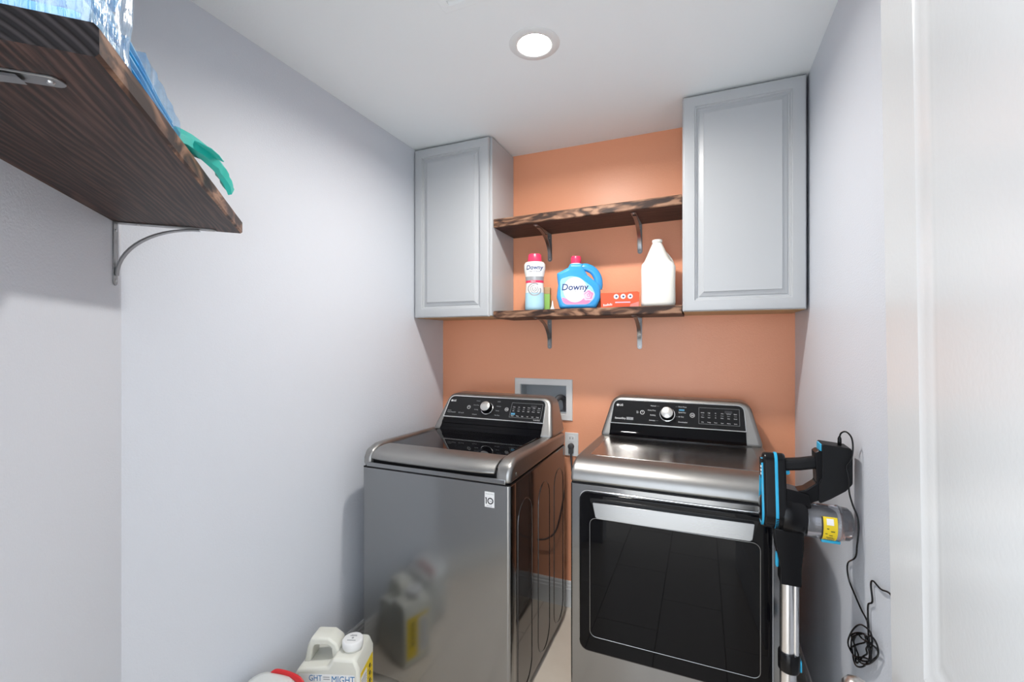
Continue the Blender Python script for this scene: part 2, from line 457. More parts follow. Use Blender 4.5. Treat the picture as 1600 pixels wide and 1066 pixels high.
def baseboard(name, p, q, n):
    """moulded baseboard from p to q, n points into the room"""
    p, q, n = Vector(p), Vector(q), Vector(n)
    prof = [(0, 0), (0.015, 0), (0.015, 0.095), (0.0125, 0.100), (0.0125, 0.112), (0.009, 0.117), (0.009, 0.128), (0.005, 0.136), (0, 0.136)]
    bm = new_bm(); A, B = [], []
    for t, z in prof:
        a = p + n*t; b = q + n*t
        A.append(bm.verts.new((a.x, a.y, z))); B.append(bm.verts.new((b.x, b.y, z)))
    bm.faces.new(A); bm.faces.new(B[::-1])
    for i in range(len(prof)): bm.faces.new((A[i], B[i], B[(i+1) % len(prof)], A[(i+1) % len(prof)]))
    return structure(finish(name, bm, 'trim', smooth=20), 'white moulded baseboard')
baseboard('baseboard_left', (XL, BEND.y), (XL, YB-0.015), (1, 0))
baseboard('baseboard_left_angled', tuple(P45(0.006, 0)), tuple(P45(L45-0.1, 0)), n45)
baseboard('baseboard_back', (XL, YB), (XR, YB), (0, -1))
baseboard('baseboard_right', (XR, 0.0), (XR, YB-0.015), (-1, 0))
# doorway lining
bm = new_bm(); box(bm, DX0, DX0+0.018, -0.125, 0.005, 0, 2.06); box(bm, DX1-0.018+0.018, DX1+0.018, -0.125, 0.005, 0, 2.06); box(bm, DX0, DX1, -0.125, 0.005, 2.042, 2.06)
structure(finish('trim_1', bm, 'trim', bevel=0.002), 'white doorway lining')

# open door on the right
DW, DT, DH = 0.795, 0.035, 2.03
door = bpy.data.objects.new('door_1', None); COL.objects.link(door)
door.location = (0.196, 0.027, 0.01); door.rotation_euler = (R(-0.75), 0, math.atan2(0.993, 0.09))
structure(door, 'white glossy panelled door standing open on the right')
reset()
PAN = [(0.205, 0.88), (1.02, 1.92)]
PX0, PX1 = 0.142, DW-0.142
bm = new_bm()
for f in (0.0, -DT):
    pass
box(bm, 0, PX0, -DT, 0, 0, DH); box(bm, PX1, DW, -DT, 0, 0, DH)
box(bm, PX0, PX1, -DT, 0, 0, PAN[0][0]); box(bm, PX0, PX1, -DT, 0, PAN[0][1], PAN[1][0]); box(bm, PX0, PX1, -DT, 0, PAN[1][1], DH)
leaf = finish('door_leaf', bm, 'door', door, smooth=20)
for z0, z1 in PAN:
    bm = new_bm()
    for sgn, y0 in ((1, 0.0), (-1, -DT)):
        lp = [(0, 0.0), (0.008, -0.0022), (0.018, -0.0024), (0.028, -0.0048), (0.038, -0.0048), (0.048, -0.0030), (0.058, -0.0026), (0.074, -0.0008)]
        v = rect_frame(bm, PX0, PX1, z0, z1, lp, lambda x, z, h: (x, y0 + sgn*h, z))
        bm.faces.new(v)
    finish('door_panel', bm, 'door', leaf, smooth=18)
bm = new_bm(); kx, kz = DW-0.066, 0.925
lathe(bm, [(0.0325, 0.0), (0.0325, 0.006), (0.028, 0.011), (0.012, 0.013), (0.0115, 0.034)], 32, (kx, 0, kz), 'y')
rose = finish('knob_rose', bm, 'nickel', door)
prof_k = [(0.011, 0.028), (0.014, 0.034), (0.024, 0.041), (0.0275, 0.050), (0.0265, 0.060), (0.020, 0.067), (0.006, 0.070)]
bm = new_bm(); lathe(bm, prof_k, 32, (kx, 0, kz), 'y'); finish('door_knob', bm, 'nickel', door)
bm = new_bm(); lathe(bm, [(0.0325, -DT), (0.0325, -DT-0.006), (0.028, -DT-0.011), (0.012, -DT-0.013), (0.0115, -DT-0.034)], 32, (kx, 0, kz), 'y'); finish('knob_rose', bm, 'nickel', door)
bm = new_bm(); lathe(bm, [(r, -DT-h) for r, h in prof_k], 32, (kx, 0, kz), 'y'); finish('door_knob', bm, 'nickel', door)

# ------------------------------------------------------------------ ceiling fittings
lamp = thing('recessed_light', 'round white recessed ceiling downlight, lit', 'ceiling light', (-0.544, 1.491, ZC))
bm = new_bm(); lathe(bm, [(0.0575, ZC+0.002), (0.0575, ZC-0.004), (0.062, ZC-0.0065), (0.086, ZC-0.004), (0.0895, ZC-0.0005)], 48, (LX, LY, 0), cap=False)
finish('trim_ring', bm, 'white', lamp)
bm = new_bm(); lathe(bm, [(0.0575, ZC-0.002), (0.0595, ZC+0.020)], 48, (LX, LY, 0), cap=False); finish('can', bm, 'white', lamp)
bm = new_bm(); lathe(bm, [(0.0585, ZC+0.014), (0.0585, ZC+0.010)], 48, (LX, LY, 0)); finish('lens', bm, 'lens', lamp)

vent = thing('ceiling_vent', 'white louvred air vent in the ceiling', 'vent', (-0.60, 1.086, ZC))
bm = new_bm()
vx0, vx1, vy0, vy1 = -0.75, -0.45, 0.936, 1.236
for b in ((vx0, vx1, vy0, vy0+0.028), (vx0, vx1, vy1-0.028, vy1), (vx0, vx0+0.028, vy0+0.028, vy1-0.028), (vx1-0.028, vx1, vy0+0.028, vy1-0.028)):
    box(bm, b[0], b[1], b[2], b[3], ZC-0.006, ZC)
finish('vent_frame', bm, 'ceil', vent, bevel=0.002)
for i in range(11):
    y = vy0+0.04+i*0.022
    bm = new_bm(); prism(bm, [(y, ZC-0.001), (y+0.0015, ZC-0.001), (y+0.0135, ZC-0.009), (y+0.012, ZC-0.009)], vx0+0.028, vx1-0.028, 'x')
    finish('louvre', bm, 'ceil', vent)

# ------------------------------------------------------------------ wall cabinets
def wall_cabinet(x0, x1, label):
    zt, zb = ZC-0.006, 1.556
    yf = 2.072
    c = thing('wall_cabinet', label, 'cabinet', ((x0+x1)/2, YB, zb), group='grey wall cabinets')
    bm = new_bm(); box(bm, x0, x1, yf, YB-0.001, zb+0.004, zt); finish('body', bm, 'cab', c, bevel=0.0015, seg=1)
    bm = new_bm(); box(bm, x0+0.004, x1-0.004, yf+0.006, YB-0.002, zb-0.002, zb+0.004); finish('bottom_panel', bm, 'tan', c)
    dx0, dx1, dz0, dz1 = x0+0.003, x1-0.012, zb+0.0, zt-0.004
    if x0 > -0.5: dx0, dx1 = x0+0.003, x1-0.003
    yd = 2.05
    to = lambda x, z, h: (x, yd - h, z)
    bm = new_bm()
    last = rect_frame(bm, dx0, dx1, dz0, dz1, [(0.0, -0.021), (0.0, -0.006), (0.004, -0.001), (0.007, 0.0), (0.046, 0.0), (0.0485, -0.006), (0.053, -0.006), (0.056, -0.013)], to)
    d = finish('door', bm, 'cab', c, smooth=20)
    bm = new_bm()
    last = rect_frame(bm, dx0, dx1, dz0, dz1, [(0.055, -0.013), (0.062, -0.013), (0.064, -0.010), (0.080, -0.0045), (0.0815, -0.001), (0.083, -0.001)], to)
    bm.faces.new(last); finish('raised_panel', bm, 'cab', d, smooth=14)
    return c
wall_cabinet(-1.447, -0.985, 'light grey wall cabinet in the left corner above the washer')
wall_cabinet(-0.077, 0.378, 'light grey wall cabinet in the right corner above the dryer')

# ------------------------------------------------------------------ wooden shelves on brackets
def shelf_board(length, depth, thick, parent, skew=0.0):
    """own frame: x along the shelf, y from 0 (wall) to -depth (front), z 0 bottom to thick"""
    bm = new_bm(); nseg = 24
    sec = [(0, 0), (-depth+0.004, 0), (-depth, 0.004), (-depth, thick-0.005), (-depth+0.005, thick), (0, thick)]
    rings = []
    for i in range(nseg+1):
        u = i/nseg; ring = []
        for y, z in sec:
            x = -length/2 + u*length + (skew*(-y/depth) if i == 0 else 0)
            w = noise.noise(Vector((x*9, y*3+length*7, z*5)))*0.0016 if y < -depth*0.8 else 0
            ring.append(bm.verts.new((x, y + w, z + w*0.5)))
        rings.append(ring)
    n = len(sec)
    for i in range(nseg):
        for k in range(n):
            f = bm.faces.new((rings[i][k], rings[i+1][k], rings[i+1][(k+1) % n], rings[i][(k+1) % n]))
            f.material_index = 1 if k in (1, 2, 3) else 0
    f = bm.faces.new(rings[0]); f.material_index = 2
    f = bm.faces.new(rings[-1]); f.material_index = 2
    return finish('board', bm, ['w_face', 'w_edge', 'w_end'], parent, smooth=25)

def bracket(x, parent, arm=0.225, plate=0.165, w=0.024):
    """curved steel shelf bracket; its top lies at z=0 under the board, wall at y=0"""
    bm = new_bm()
    pts = rrect(x-w/2, x+w/2, -plate, 0, (w*0.49, w*0.49, 0.001, 0.001), 5)
    prism(bm, pts, -0.003, -0.0002, 'y')
    b = finish('bracket', bm, 'bracket', parent, bevel=0.0006, seg=1)
    bm = new_bm()
    pts = [(px, -py) for px, py in rrect(x-w/2, x+w/2, 0.003, arm, (0.001, 0.001, w*0.49, w*0.49), 5)]
    prism(bm, pts, -0.003, -0.0002, 'z'); finish('arm', bm, 'bracket', b, bevel=0.0006, seg=1)
    bm = new_bm(); q = []
    ax, az = arm*0.80, plate*0.80
    for i in range(15):
        t = i/14
        # quarter-ellipse bowing up towards the corner
        q.append((x, -(0.004 + ax*(1-math.cos(t*math.pi/2))), -(0.004 + az*(1-math.sin(t*math.pi/2)))))
    A = []
    wb = 0.0085
    for p in q:
        A.append([bm.verts.new((p[0]+dx, p[1]+dy, p[2]+dy)) for dx, dy in ((-wb, 0), (wb, 0), (wb, -0.003), (-wb, -0.003))])
    for i in range(len(A)-1):
        for k in range(4): bm.faces.new((A[i][k], A[i][(k+1) % 4], A[i+1][(k+1) % 4], A[i+1][k]))
    bm.faces.new(A[0]); bm.faces.new(A[-1][::-1])
    finish('brace', bm, 'bracket', b, smooth=50)
    for (yy, zz, ax_) in ((-0.003, -plate+0.013, 'y'), (-0.003, -0.022, 'y'), (-arm+0.014, -0.003, 'z'), (-0.05, -0.003, 'z')):
        bm = new_bm()
        if ax_ == 'y': lathe(bm, [(0.0045, yy), (0.0035, yy-0.002), (0.001, yy-0.0022)], 10, (x, 0, zz), 'y')
        else: lathe(bm, [(0.0045, zz), (0.0035, zz-0.002), (0.001, zz-0.0022)], 10, (x, yy, 0), 'z')
        finish('screw', bm, 'screw', b)
    return b

def shelf(label, base, rotz, length, depth, thick, bx, arm, plate, tilt=0.0, skew=0.0, group='dark wooden shelves'):
    s = thing('wooden_shelf', label, 'shelf', base, rotz, group, world=False)
    s.rotation_euler = (0, tilt, rotz)
    shelf_board(length, depth, thick, s, skew)
    for x in bx: bracket(x, s, arm, plate)
    return s
# between the cabinets
SX0, SX1 = -0.983, -0.079
smid, slen = (SX0+SX1)/2, SX1-SX0
shelf('dark stained upper shelf board between the cabinets, nothing on it', (smid, YB, 2.019), 0, slen, 0.268, 0.044, (-0.77-smid, -0.291-smid), 0.235, 0.150, tilt=R(-0.85))
LOW_Z = 1.548
shelf('dark stained lower shelf board holding bottles between the cabinets', (smid, YB, LOW_Z), 0, slen, 0.272, 0.0375, (-0.77-smid, -0.291-smid), 0.235, 0.160, tilt=R(-0.2))
SHELF_TOP = LOW_Z + 0.0378
# on the angled wall: own +x runs from the entry end to the far end
S_NEAR, S_FAR = 0.898, 0.022
smid45 = (S_NEAR+S_FAR)/2
b45 = P45(smid45, 0.0)
ANG_Z = CAM_Z + 0.3125
ang = math.atan2(-d45.y, -d45.x)          # direction from near end to far end
# with y from the wall = 0 to -depth in front, +y must point into the wall, so x runs towards the entry
ang_x = math.atan2(d45.y, d45.x)
shelf('large dark stained shelf board on the angled wall at upper left', (b45.x, b45.y, ANG_Z), math.atan2(-n45.y, -n45.x) - math.pi/2, S_NEAR-S_FAR, 0.288, 0.037,
      (smid45-0.042, smid45-0.822), 0.228, 0.167, skew=0.0)
ANG_TOP = ANG_Z + 0.0375

# ------------------------------------------------------------------ washer and dryer
def console(parent, x0, x1, xt0, xt1, base, top, yback, prefix):
    """sloping control console; returns the matrix of its face (x right, y up the slope, z out)"""
    b, t = Vector((0, base[0], base[1])), Vector((0, top[0], top[1]))
    e = (t-b).normalized(); n = Vector((0, -e.z, e.y))
    H = (t-b).length
    Fm = frame_mat((0, b.y, b.z), (1, 0, 0), e, n)
    # outer shell, rounded shoulders
    out = round_poly([(x0, -0.004), (x1, -0.004), (xt1+0.014, H+0.010), (xt0-0.014, H+0.010)], [0, 0, 0.060, 0.060], 8)
    bm = new_bm(); A, B = [], []
    for x, s in out:
        p = Fm @ Vector((x, s, 0)); A.append(bm.verts.new(p)); B.append(bm.verts.new((x if abs(x-x0) > 1 else x, yback, p.z)))
    bm.faces.new(A); bm.faces.new(B[::-1])
    for i in range(len(out)): bm.faces.new((A[i], B[i], B[(i+1) % len(out)], A[(i+1) % len(out)]))
    sh = finish('console', bm, 'deck', parent, bevel=0.016, seg=4, smooth=50)
    return Fm, H, sh

def build_panel(parent, Fm, xl, xr, s0, ss, s1, dims):
    """glossy lower band s0..ss, bright strip at ss, black printed panel ss..s1"""
    p = flat('control_panel', round_poly([(xl, ss), (xr, ss), (xr-0.006, s1), (xl+0.010, s1)], [0, 0, 0.030, 0.030], 6), 'panel', parent, Fm, 0.0022, 0.0, bevel=0.0006)
    flat('trim_strip', [(xl-0.004, ss-0.0035), (xr+0.004, ss-0.0035), (xr+0.004, ss+0.0015), (xl-0.004, ss+0.0015)], 'chrome', parent, Fm, 0.0042, bevel=0.0008)
    # bright edge line around the panel
    o = round_poly([(xl-0.004, ss), (xr+0.004, ss), (xr-0.002, s1+0.004), (xl+0.006, s1+0.004)], [0, 0, 0.034, 0.034], 6)
    i_ = round_poly([(xl, ss), (xr, ss), (xr-0.006, s1), (xl+0.010, s1)], [0, 0, 0.030, 0.030], 6)
    bm = new_bm(); Vo = [bm.verts.new((x, y, 0.0026)) for x, y in o]; Vi = [bm.verts.new((x, y, 0.0026)) for x, y in i_]
    Vb = [bm.verts.new((x, y, 0.0)) for x, y in o]
    for q in range(len(o)-1):
        if q == 0: continue
        bm.faces.new((Vo[q], Vo[q+1], Vi[q+1], Vi[q])); bm.faces.new((Vb[q], Vb[q+1], Vo[q+1], Vo[q]))
    k = len(o)-1
    bm.faces.new((Vo[k], Vo[0], Vi[0], Vi[k])); bm.faces.new((Vb[k], Vb[0], Vo[0], Vo[k]))
    bm.transform(Fm); finish('panel_edge', bm, 'chrome', parent)
    return p

def fm_at(Fm, x, s, h=0.0024): return Fm @ Matrix.Translation((x, s, h))

def bars(name, rects, mi, parent, Fm, h=0.0003, base=0.0022):
    bm = new_bm()
    for x0, x1, y0, y1 in rects: box(bm, x0, x1, y0, y1, base, base+h)
    bm.transform(Fm); return finish(name, bm, mi, parent)

def dial(parent, Fm, x, s, r):
    bm = new_bm(); lathe(bm, [(r*1.12, 0.002), (r*1.12, 0.004), (r*1.05, 0.005)], 40); bm.transform(fm_at(Fm, x, s, 0)); ring = finish('dial_ring', bm, 'chrome', parent)
    bm = new_bm(); lathe(bm, [(r*1.04, 0.003), (r*1.02, 0.010), (r*0.93, 0.030), (r*0.90, 0.0312)], 40); bm.transform(fm_at(Fm, x, s, 0)); d = finish('dial', bm, 'black', parent)
    bm = new_bm(); lathe(bm, [(r*0.86, 0.030), (r*0.86, 0.0335), (r*0.82, 0.0345)], 40); bm.transform(fm_at(Fm, x, s, 0)); finish('dial_face', bm, 'knob', d)

def logo(parent, Fm, x, s, size):
    flat('logo_disc', circle(x, s, size*0.52), 'ink', parent, Fm, 0.0004, 0.0022)
    f = fm_at(Fm, x+size*0.72, s)
    text('logo_letters', 'LG', size*1.25, 'ink', parent, f, bold=0.0003)
    bars('logo_face', [(x-size*0.02, x+size*0.04, s-size*0.22, s+size*0.25), (x-size*0.02, x+size*0.16, s-size*0.24, s-size*0.17)], 'panel', parent, Fm, 0.0007)

def readout(parent, Fm, x0, x1, s0, s1, rows, heads):
    w = 0.0009
    bars('display_outline', [(x0, x1, s0, s0+w), (x0, x1, s1-w, s1), (x0, x0+w, s0, s1), (x1-w, x1, s0, s1)], 'inkg', parent, Fm)
    flat('display', [(x0+0.105, s1-0.022), (x0+0.135, s1-0.022), (x0+0.135, s1-0.010), (x0+0.105, s1-0.010)], 'inkk', parent, Fm, 0.0004, 0.0022)
    n = len(heads); cw = (x1-x0-0.006)/n
    for i, h in enumerate(heads):
        text('lettering', h, 0.0062, 'ink', parent, fm_at(Fm, x0+0.004+(i+0.45)*cw, s0+0.0085), align='CENTER')
    for i in range(n):
        for j, wd in enumerate(rows[i]):
            text('lettering', wd, 0.0056, 'inkg' if j % 2 else 'ink', parent, fm_at(Fm, x0+0.004+(i+0.45)*cw, s1-0.013-(j+1)*0.0105), align='CENTER')

# ---- washer
WX0, WX1, WYF, WYB = -1.334, -0.648, 1.517, 2.237
w = thing('washing_machine', 'graphite steel top-load washing machine with black glass lid', 'washing machine', ((WX0+WX1)/2, (WYF+WYB)/2, 0))
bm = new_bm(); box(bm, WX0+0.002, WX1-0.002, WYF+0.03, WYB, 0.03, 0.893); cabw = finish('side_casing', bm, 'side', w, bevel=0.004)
bm = new_bm(); pr = rrect(WX0, WX1, WYF, WYF+0.055, (0.014, 0.014, 0.001, 0.001), 5); prism(bm, pr, 0.035, 0.893, 'z'); finish('front_panel', bm, 'steel', w, bevel=0.0015, seg=1, smooth=30)
for cy in (1.675, 1.909, 2.130):
    bm = new_bm(); st = stadium(cy, 0.078 if cy < 2.1 else 0.074, 0.05, 0.80)
    tube(bm, [(WX1-0.0025, y, z) for y, z in st], 0.0028, 6, closed=True); finish('embossed_rib', bm, 'side', cabw)
for sx in (WX0+0.06, WX1-0.06):
    for sy in (WYF+0.08, WYB-0.08):
        bm = new_bm(); lathe(bm, [(0.022, 0.0), (0.022, 0.012), (0.014, 0.016), (0.014, 0.034)], 16, (sx, sy, 0)); finish('levelling_foot', bm, 'black', w)
bm = new_bm(); box(bm, WX0+0.004, WX1-0.004, WYF+0.004, WYB-0.004, 0.892, 0.8975); finish('seam_gasket', bm, 'blackm', w)
# deck: two side rails, front rail, back ledge
def rail(bm, x0, x1, inner):
    out = [(WYF+0.001, 0.897), (WYB, 0.897), (WYB, 0.962), (2.06, 0.972), (1.66, 0.985), (1.585, 0.984), (1.535, 0.966), (WYF+0.003, 0.935)]
    prism(bm, out, x0, x1, 'x')
for rx0, rx1 in ((WX0, -1.291), (-0.711, WX1)):
    bm = new_bm(); rail(bm, rx0, rx1, 1); finish('deck_rail', bm, 'deck', w, bevel=0.017, seg=4, smooth=50)
bm = new_bm(); box(bm, WX0+0.02, WX1-0.02, WYF+0.0015, WYF+0.05, 0.897, 0.917); finish('front_rail', bm, 'steel', w, bevel=0.003)
bm = new_bm(); box(bm, -1.30, -0.70, WYF+0.02, 2.20, 0.90, 0.950); finish('tub_surround', bm, 'blackm', w)
# lid
bm = new_bm(); prism(bm, round_poly([(-1.281, 1.62), (-0.722, 1.62), (-0.715, 2.015), (-1.262, 2.015)], 0.008, 3), 0.952, 0.9735, 'z'); lid = finish('lid', bm, 'glass', w, bevel=0.002)
bm = new_bm()
prof = [(1.640, 0.9755), (1.60, 0.976), (1.560, 0.972), (1.528, 0.960), (1.511, 0.944), (1.508, 0.936), (1.513, 0.931), (1.535, 0.936), (1.57, 0.950), (1.640, 0.956)]
ringp = []
for i in range(13):
    u = i/12; x = -1.2885 + u*(-0.7135+1.2885); bow = 0.006*(1-(2*u-1)**2); ends = 0.010*abs(2*u-1)**8
    ringp.append([bm.verts.new((x - (0.004 if False else 0), y - bow*max(0, (1.64-y)/0.13) + ends*max(0, (1.64-y)/0.13), z)) for y, z in prof])
for i in range(12):
    for k in range(len(prof)): bm.faces.new((ringp[i][k], ringp[i+1][k], ringp[i+1][(k+1) % len(prof)], ringp[i][(k+1) % len(prof)]))
bm.faces.new(ringp[0]); bm.faces.new(ringp[-1][::-1])
finish('lid_handle', bm, 'deck', lid, bevel=0.003, seg=2, smooth=45)
Fm, H, sh = console(w, -1.309, -0.6485, -1.252, -0.702, (2.02, 0.970), (2.13, 1.140), WYB, 'washer')
# black sloping band below the control panel, with step lines
bm = new_bm()
band = [(0.0, 0.004), (0.016, 0.004), (0.018, 0.0015), (0.036, 0.0015), (0.038, 0.004), (0.052, 0.004), (0.054, 0.0015), (0.069, 0.0015)]
A = [bm.verts.new((-1.262, s, h)) for s, h in band]; B = [bm.verts.new((-0.707, s, h)) for s, h in band]
for i in range(len(band)-1): bm.faces.new((A[i], B[i], B[i+1], A[i+1]))
bm.transform(Fm); finish('splash_band', bm, 'glass', sh, smooth=20)
p = build_panel(sh, Fm, -1.262, -0.708, 0.0735, 0.0735, 0.192, None)
logo(p, Fm, -1.240, 0.165, 0.011)
dial(p, Fm, -1.022, 0.131, 0.030)
flat_ring('power_button', -1.129, 0.132, 0.0078, 0.0095, 'ink', p, fm_at(Fm, 0, 0, 0.0022)); bars('power_mark', [(-1.1298, -1.1282, 0.132, 0.137)], 'ink', p, Fm)
flat_ring('start_button', -0.9126, 0.1328, 0.0082, 0.0098, 'ink', p, fm_at(Fm, 0, 0, 0.0022)); bars('start_mark', [(-0.9166, -0.9136, 0.130, 0.136), (-0.9116, -0.9102, 0.130, 0.136), (-0.909, -0.9076, 0.130, 0.136)], 'ink', p, Fm)
for s, a in ((0.1706, 'Normal'), (0.1465, 'Heavy Duty'), (0.1213, 'Bedding'), (0.0939, 'Allergiene')):
    text('lettering', a, 0.0068, 'inkg', p, fm_at(Fm, -1.072, s), align='RIGHT')
for s, a in ((0.1731, 'Jumbo'), (0.1469, 'Delicates'), (0.1221, 'Towels'), (0.0966, 'Tub Clean')):
    text('lettering', a, 0.0068, 'inkg', p, fm_at(Fm, -0.972, s))
text('lettering', 'TurboWash3D', 0.0085, 'inkg', p, fm_at(Fm, -1.250, 0.0985)); text('lettering', '5.5 cu.ft', 0.0100, 'inkg', p, fm_at(Fm, -1.182, 0.098))
text('lettering', '6Motion', 0.0065, 'inkg', p, fm_at(Fm, -1.250, 0.108))
text('lettering', 'TurboWash', 0.0072, 'ink', p, fm_at(Fm, -0.725, 0.085), align='RIGHT')
readout(p, Fm, -0.890, -0.7235, 0.092, 0.172, [['Wash', 'Rinse', 'Spin'], ['Hot', 'Warm', 'Cold'], ['High', 'Med', 'Low'], ['Heavy', 'Norm', 'Light'], ['Delay', 'Lock', 'Rinse+'], ['Signal', 'Remote', 'Smart']], ['Water', 'Temp', 'Spin', 'Soil', 'Soak', 'Delay'])
bars('display_tint', [(-0.884, -0.862, 0.106, 0.116)], 'inkb', p, Fm)
# energy sticker with the number 10
f10 = frame_mat((-0.752, WYF-0.0003, 0.807), (1, 0, 0), (0, 0, 1), (0, -1, 0))
stk = flat('warranty_sticker', [(0, 0), (0.040, 0), (0.040, 0.058), (0, 0.058)], 'labelw', w, f10, 0.0004, 0)
bars('numeral_one', [(0.0045, 0.0085, 0.012, 0.036), (0.0025, 0.0085, 0.032, 0.036)], 'inkk', stk, f10, base=0.0004)
flat_ring('numeral_zero', 0.0235, 0.0240, 0.0082, 0.0124, 'inkk', stk, f10 @ Matrix.Translation((0, 0, 0.0004)))
text('lettering', 'Year', 0.0058, 'inkk', stk, f10 @ Matrix.Translation((0.0235, 0.024, 0.0006)), align='CENTER')
text('lettering', 'Direct Drive', 0.0058, 'inkg', stk, f10 @ Matrix.Translation((0.004, 0.050, 0.0006)), sx=1.1)
text('lettering', 'Warranty', 0.0058, 'inkg', stk, f10 @ Matrix.Translation((0.008, 0.0055, 0.0006)))
# small round screw cap on the deck side
bm = new_bm(); lathe(bm, [(0.007, WX1+0.0002), (0.007, WX1+0.0014), (0.005, WX1+0.002)], 16, (0, 1.578, 0.925), 'x'); finish('screw_cap', bm, 'deck', w)

# ---- dryer
QX0, QX1, QYF, QYB = -0.446, 0.240, 1.608, 2.300
d = thing('clothes_dryer', 'graphite steel front-load dryer with black glass door', 'dryer', ((QX0+QX1)/2, (QYF+QYB)/2, 0))
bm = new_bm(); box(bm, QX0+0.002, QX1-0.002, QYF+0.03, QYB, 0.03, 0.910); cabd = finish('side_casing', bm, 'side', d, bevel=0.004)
for cy in (1.76, 1.98, 2.19):
    bm = new_bm(); tube(bm, [(QX0+0.0025, y, z) for y, z in stadium(cy, 0.076, 0.05, 0.80)], 0.0028, 6, closed=True); finish('embossed_rib', bm, 'side', cabd)
for sx in (QX0+0.06, QX1-0.06):
    for sy in (QYF+0.08, QYB-0.08):
        bm = new_bm(); lathe(bm, [(0.022, 0.0), (0.022, 0.012), (0.014, 0.016), (0.014, 0.034)], 16, (sx, sy, 0)); finish('levelling_foot', bm, 'black', d)
bm = new_bm(); prism(bm, rrect(QX0, QX1, QYF, QYF+0.06, (0.012, 0.012, 0.001, 0.001), 5), 0.035, 0.908, 'z'); finish('front_panel', bm, 'steel', d, bevel=0.0015, seg=1, smooth=30)
bm = new_bm(); box(bm, QX0+0.004, QX1-0.004, QYF+0.004, QYB-0.004, 0.907, 0.913); finish('seam_gasket', bm, 'blackm', d)
# rounded top: front curls over
out = [(QYF, 0.9125), (QYB, 0.9125), (QYB, 0.984), (2.12, 0.985), (1.74, 0.990), (1.70, 0.989), (1.665, 0.983), (1.635, 0.970), (1.615, 0.951), (QYF, 0.930)]
bm = new_bm(); prism(bm, out, QX0, QX1, 'x'); finish('top_panel', bm, 'deck', d, bevel=0.011, seg=4, smooth=50)
# recessed glossy field of the top
bm = new_bm(); prism(bm, round_poly([(QX0+0.045, 1.72), (QX1-0.045, 1.72), (QX1-0.045, 2.125), (QX0+0.045, 2.125)], [0.03, 0.03, 0, 0], 5), 0.984, 0.9905, 'z')
bmesh.ops.rotate(bm, verts=bm.verts, cent=(0, 1.74, 0.9905), matrix=Matrix.Rotation(R(-0.75), 3, 'X'))
M['decksh'] = brushed('polished_steel_top', (0.36, 0.345, 0.335), 0.22, (8, 300, 8), amt=0.04)
finish('top_inlay', bm, 'decksh', d, bevel=0.002)
Fd, H, shd = console(d, -0.4445, 0.2385, -0.384, 0.177, (2.125, 0.985), (2.205, 1.155), QYB, 'dryer')
bm = new_bm()
A = [bm.verts.new((-0.400, s, h)) for s, h in ((0.0, 0.016), (0.012, 0.006), (0.030, 0.0025), (0.061, 0.0022))]; B = [bm.verts.new((0.174, v.co.y, v.co.z)) for v in A]
for i in range(3): bm.faces.new((A[i], B[i], B[i+1], A[i+1]))
bm.transform(Fd); finish('splash_band', bm, 'glass', shd, smooth=60)
p = build_panel(shd, Fd, -0.398, 0.173, 0.064, 0.064, 0.176, None)
logo(p, Fd, -0.3715, 0.1520, 0.011)
dial(p, Fd, -0.1455, 0.119, 0.030)
flat_ring('power_button', -0.2563, 0.1217, 0.0078, 0.0098, 'ink', p, fm_at(Fd, 0, 0, 0.0022)); bars('power_mark', [(-0.2571, -0.2555, 0.1217, 0.127)], 'ink', p, Fd)
flat_ring('start_button', -0.0393, 0.1216, 0.0085, 0.0102, 'ink', p, fm_at(Fd, 0, 0, 0.0022)); bars('start_mark', [(-0.0433, -0.0403, 0.1185, 0.1245), (-0.0383, -0.0369, 0.1185, 0.1245), (-0.0357, -0.0343, 0.1185, 0.1245)], 'ink', p, Fd)
text('lettering', 'SensorDry', 0.0115, 'ink', p, fm_at(Fd, -0.381, 0.087), bold=0.0002)
flat('energy_mark', [(-0.327, 0.082), (-0.296, 0.082), (-0.296, 0.0945), (-0.327, 0.0945)], 'inkg', p, Fd, 0.0004, 0.0022)
text('lettering', '7.3', 0.0095, 'inkk', p, fm_at(Fd, -0.3115, 0.088, 0.0030), align='CENTER')
text('lettering', 'On\nOff', 0.0066, 'ink', p, fm_at(Fd, -0.283, 0.1217))
for s, a in ((0.1557, 'Normal'), (0.1341, 'Heavy Duty'), (0.1113, 'Bedding'), (0.0861, 'Delicates')):
    text('lettering', a, 0.0074, 'ink', p, fm_at(Fd, -0.197, s), align='RIGHT')
for s, a in ((0.1576, 'Perm Press'), (0.1314, 'Speed Dry'), (0.111, 'Air Dry'), (0.0865, 'Downloaded')):
    text('lettering', a, 0.0074, 'ink', p, fm_at(Fd, -0.098, s))
bars('tick', [(-0.194, -0.181, 0.1553, 0.1559), (-0.194, -0.184, 0.0858, 0.0864), (-0.111, -0.100, 0.1573, 0.1579), (-0.107, -0.100, 0.1107, 0.1113)], 'inkg', p, Fd)
bars('blue_mark', [(-0.096, -0.073, 0.1395, 0.1465)], 'inkb', p, Fd)
readout(p, Fd, -0.0125, 0.1510, 0.085, 0.160, [['Damp', 'Less', 'More'], ['High', 'Med', 'Low'], ['60', '40', '30'], ['Wet', 'Clean', 'Filter'], ['Reduce', 'Static', 'Easy'], ['Signal', 'Lock', 'Smart']], ['Dry', 'Temp', 'Time', 'Less', 'More', 'Care'])
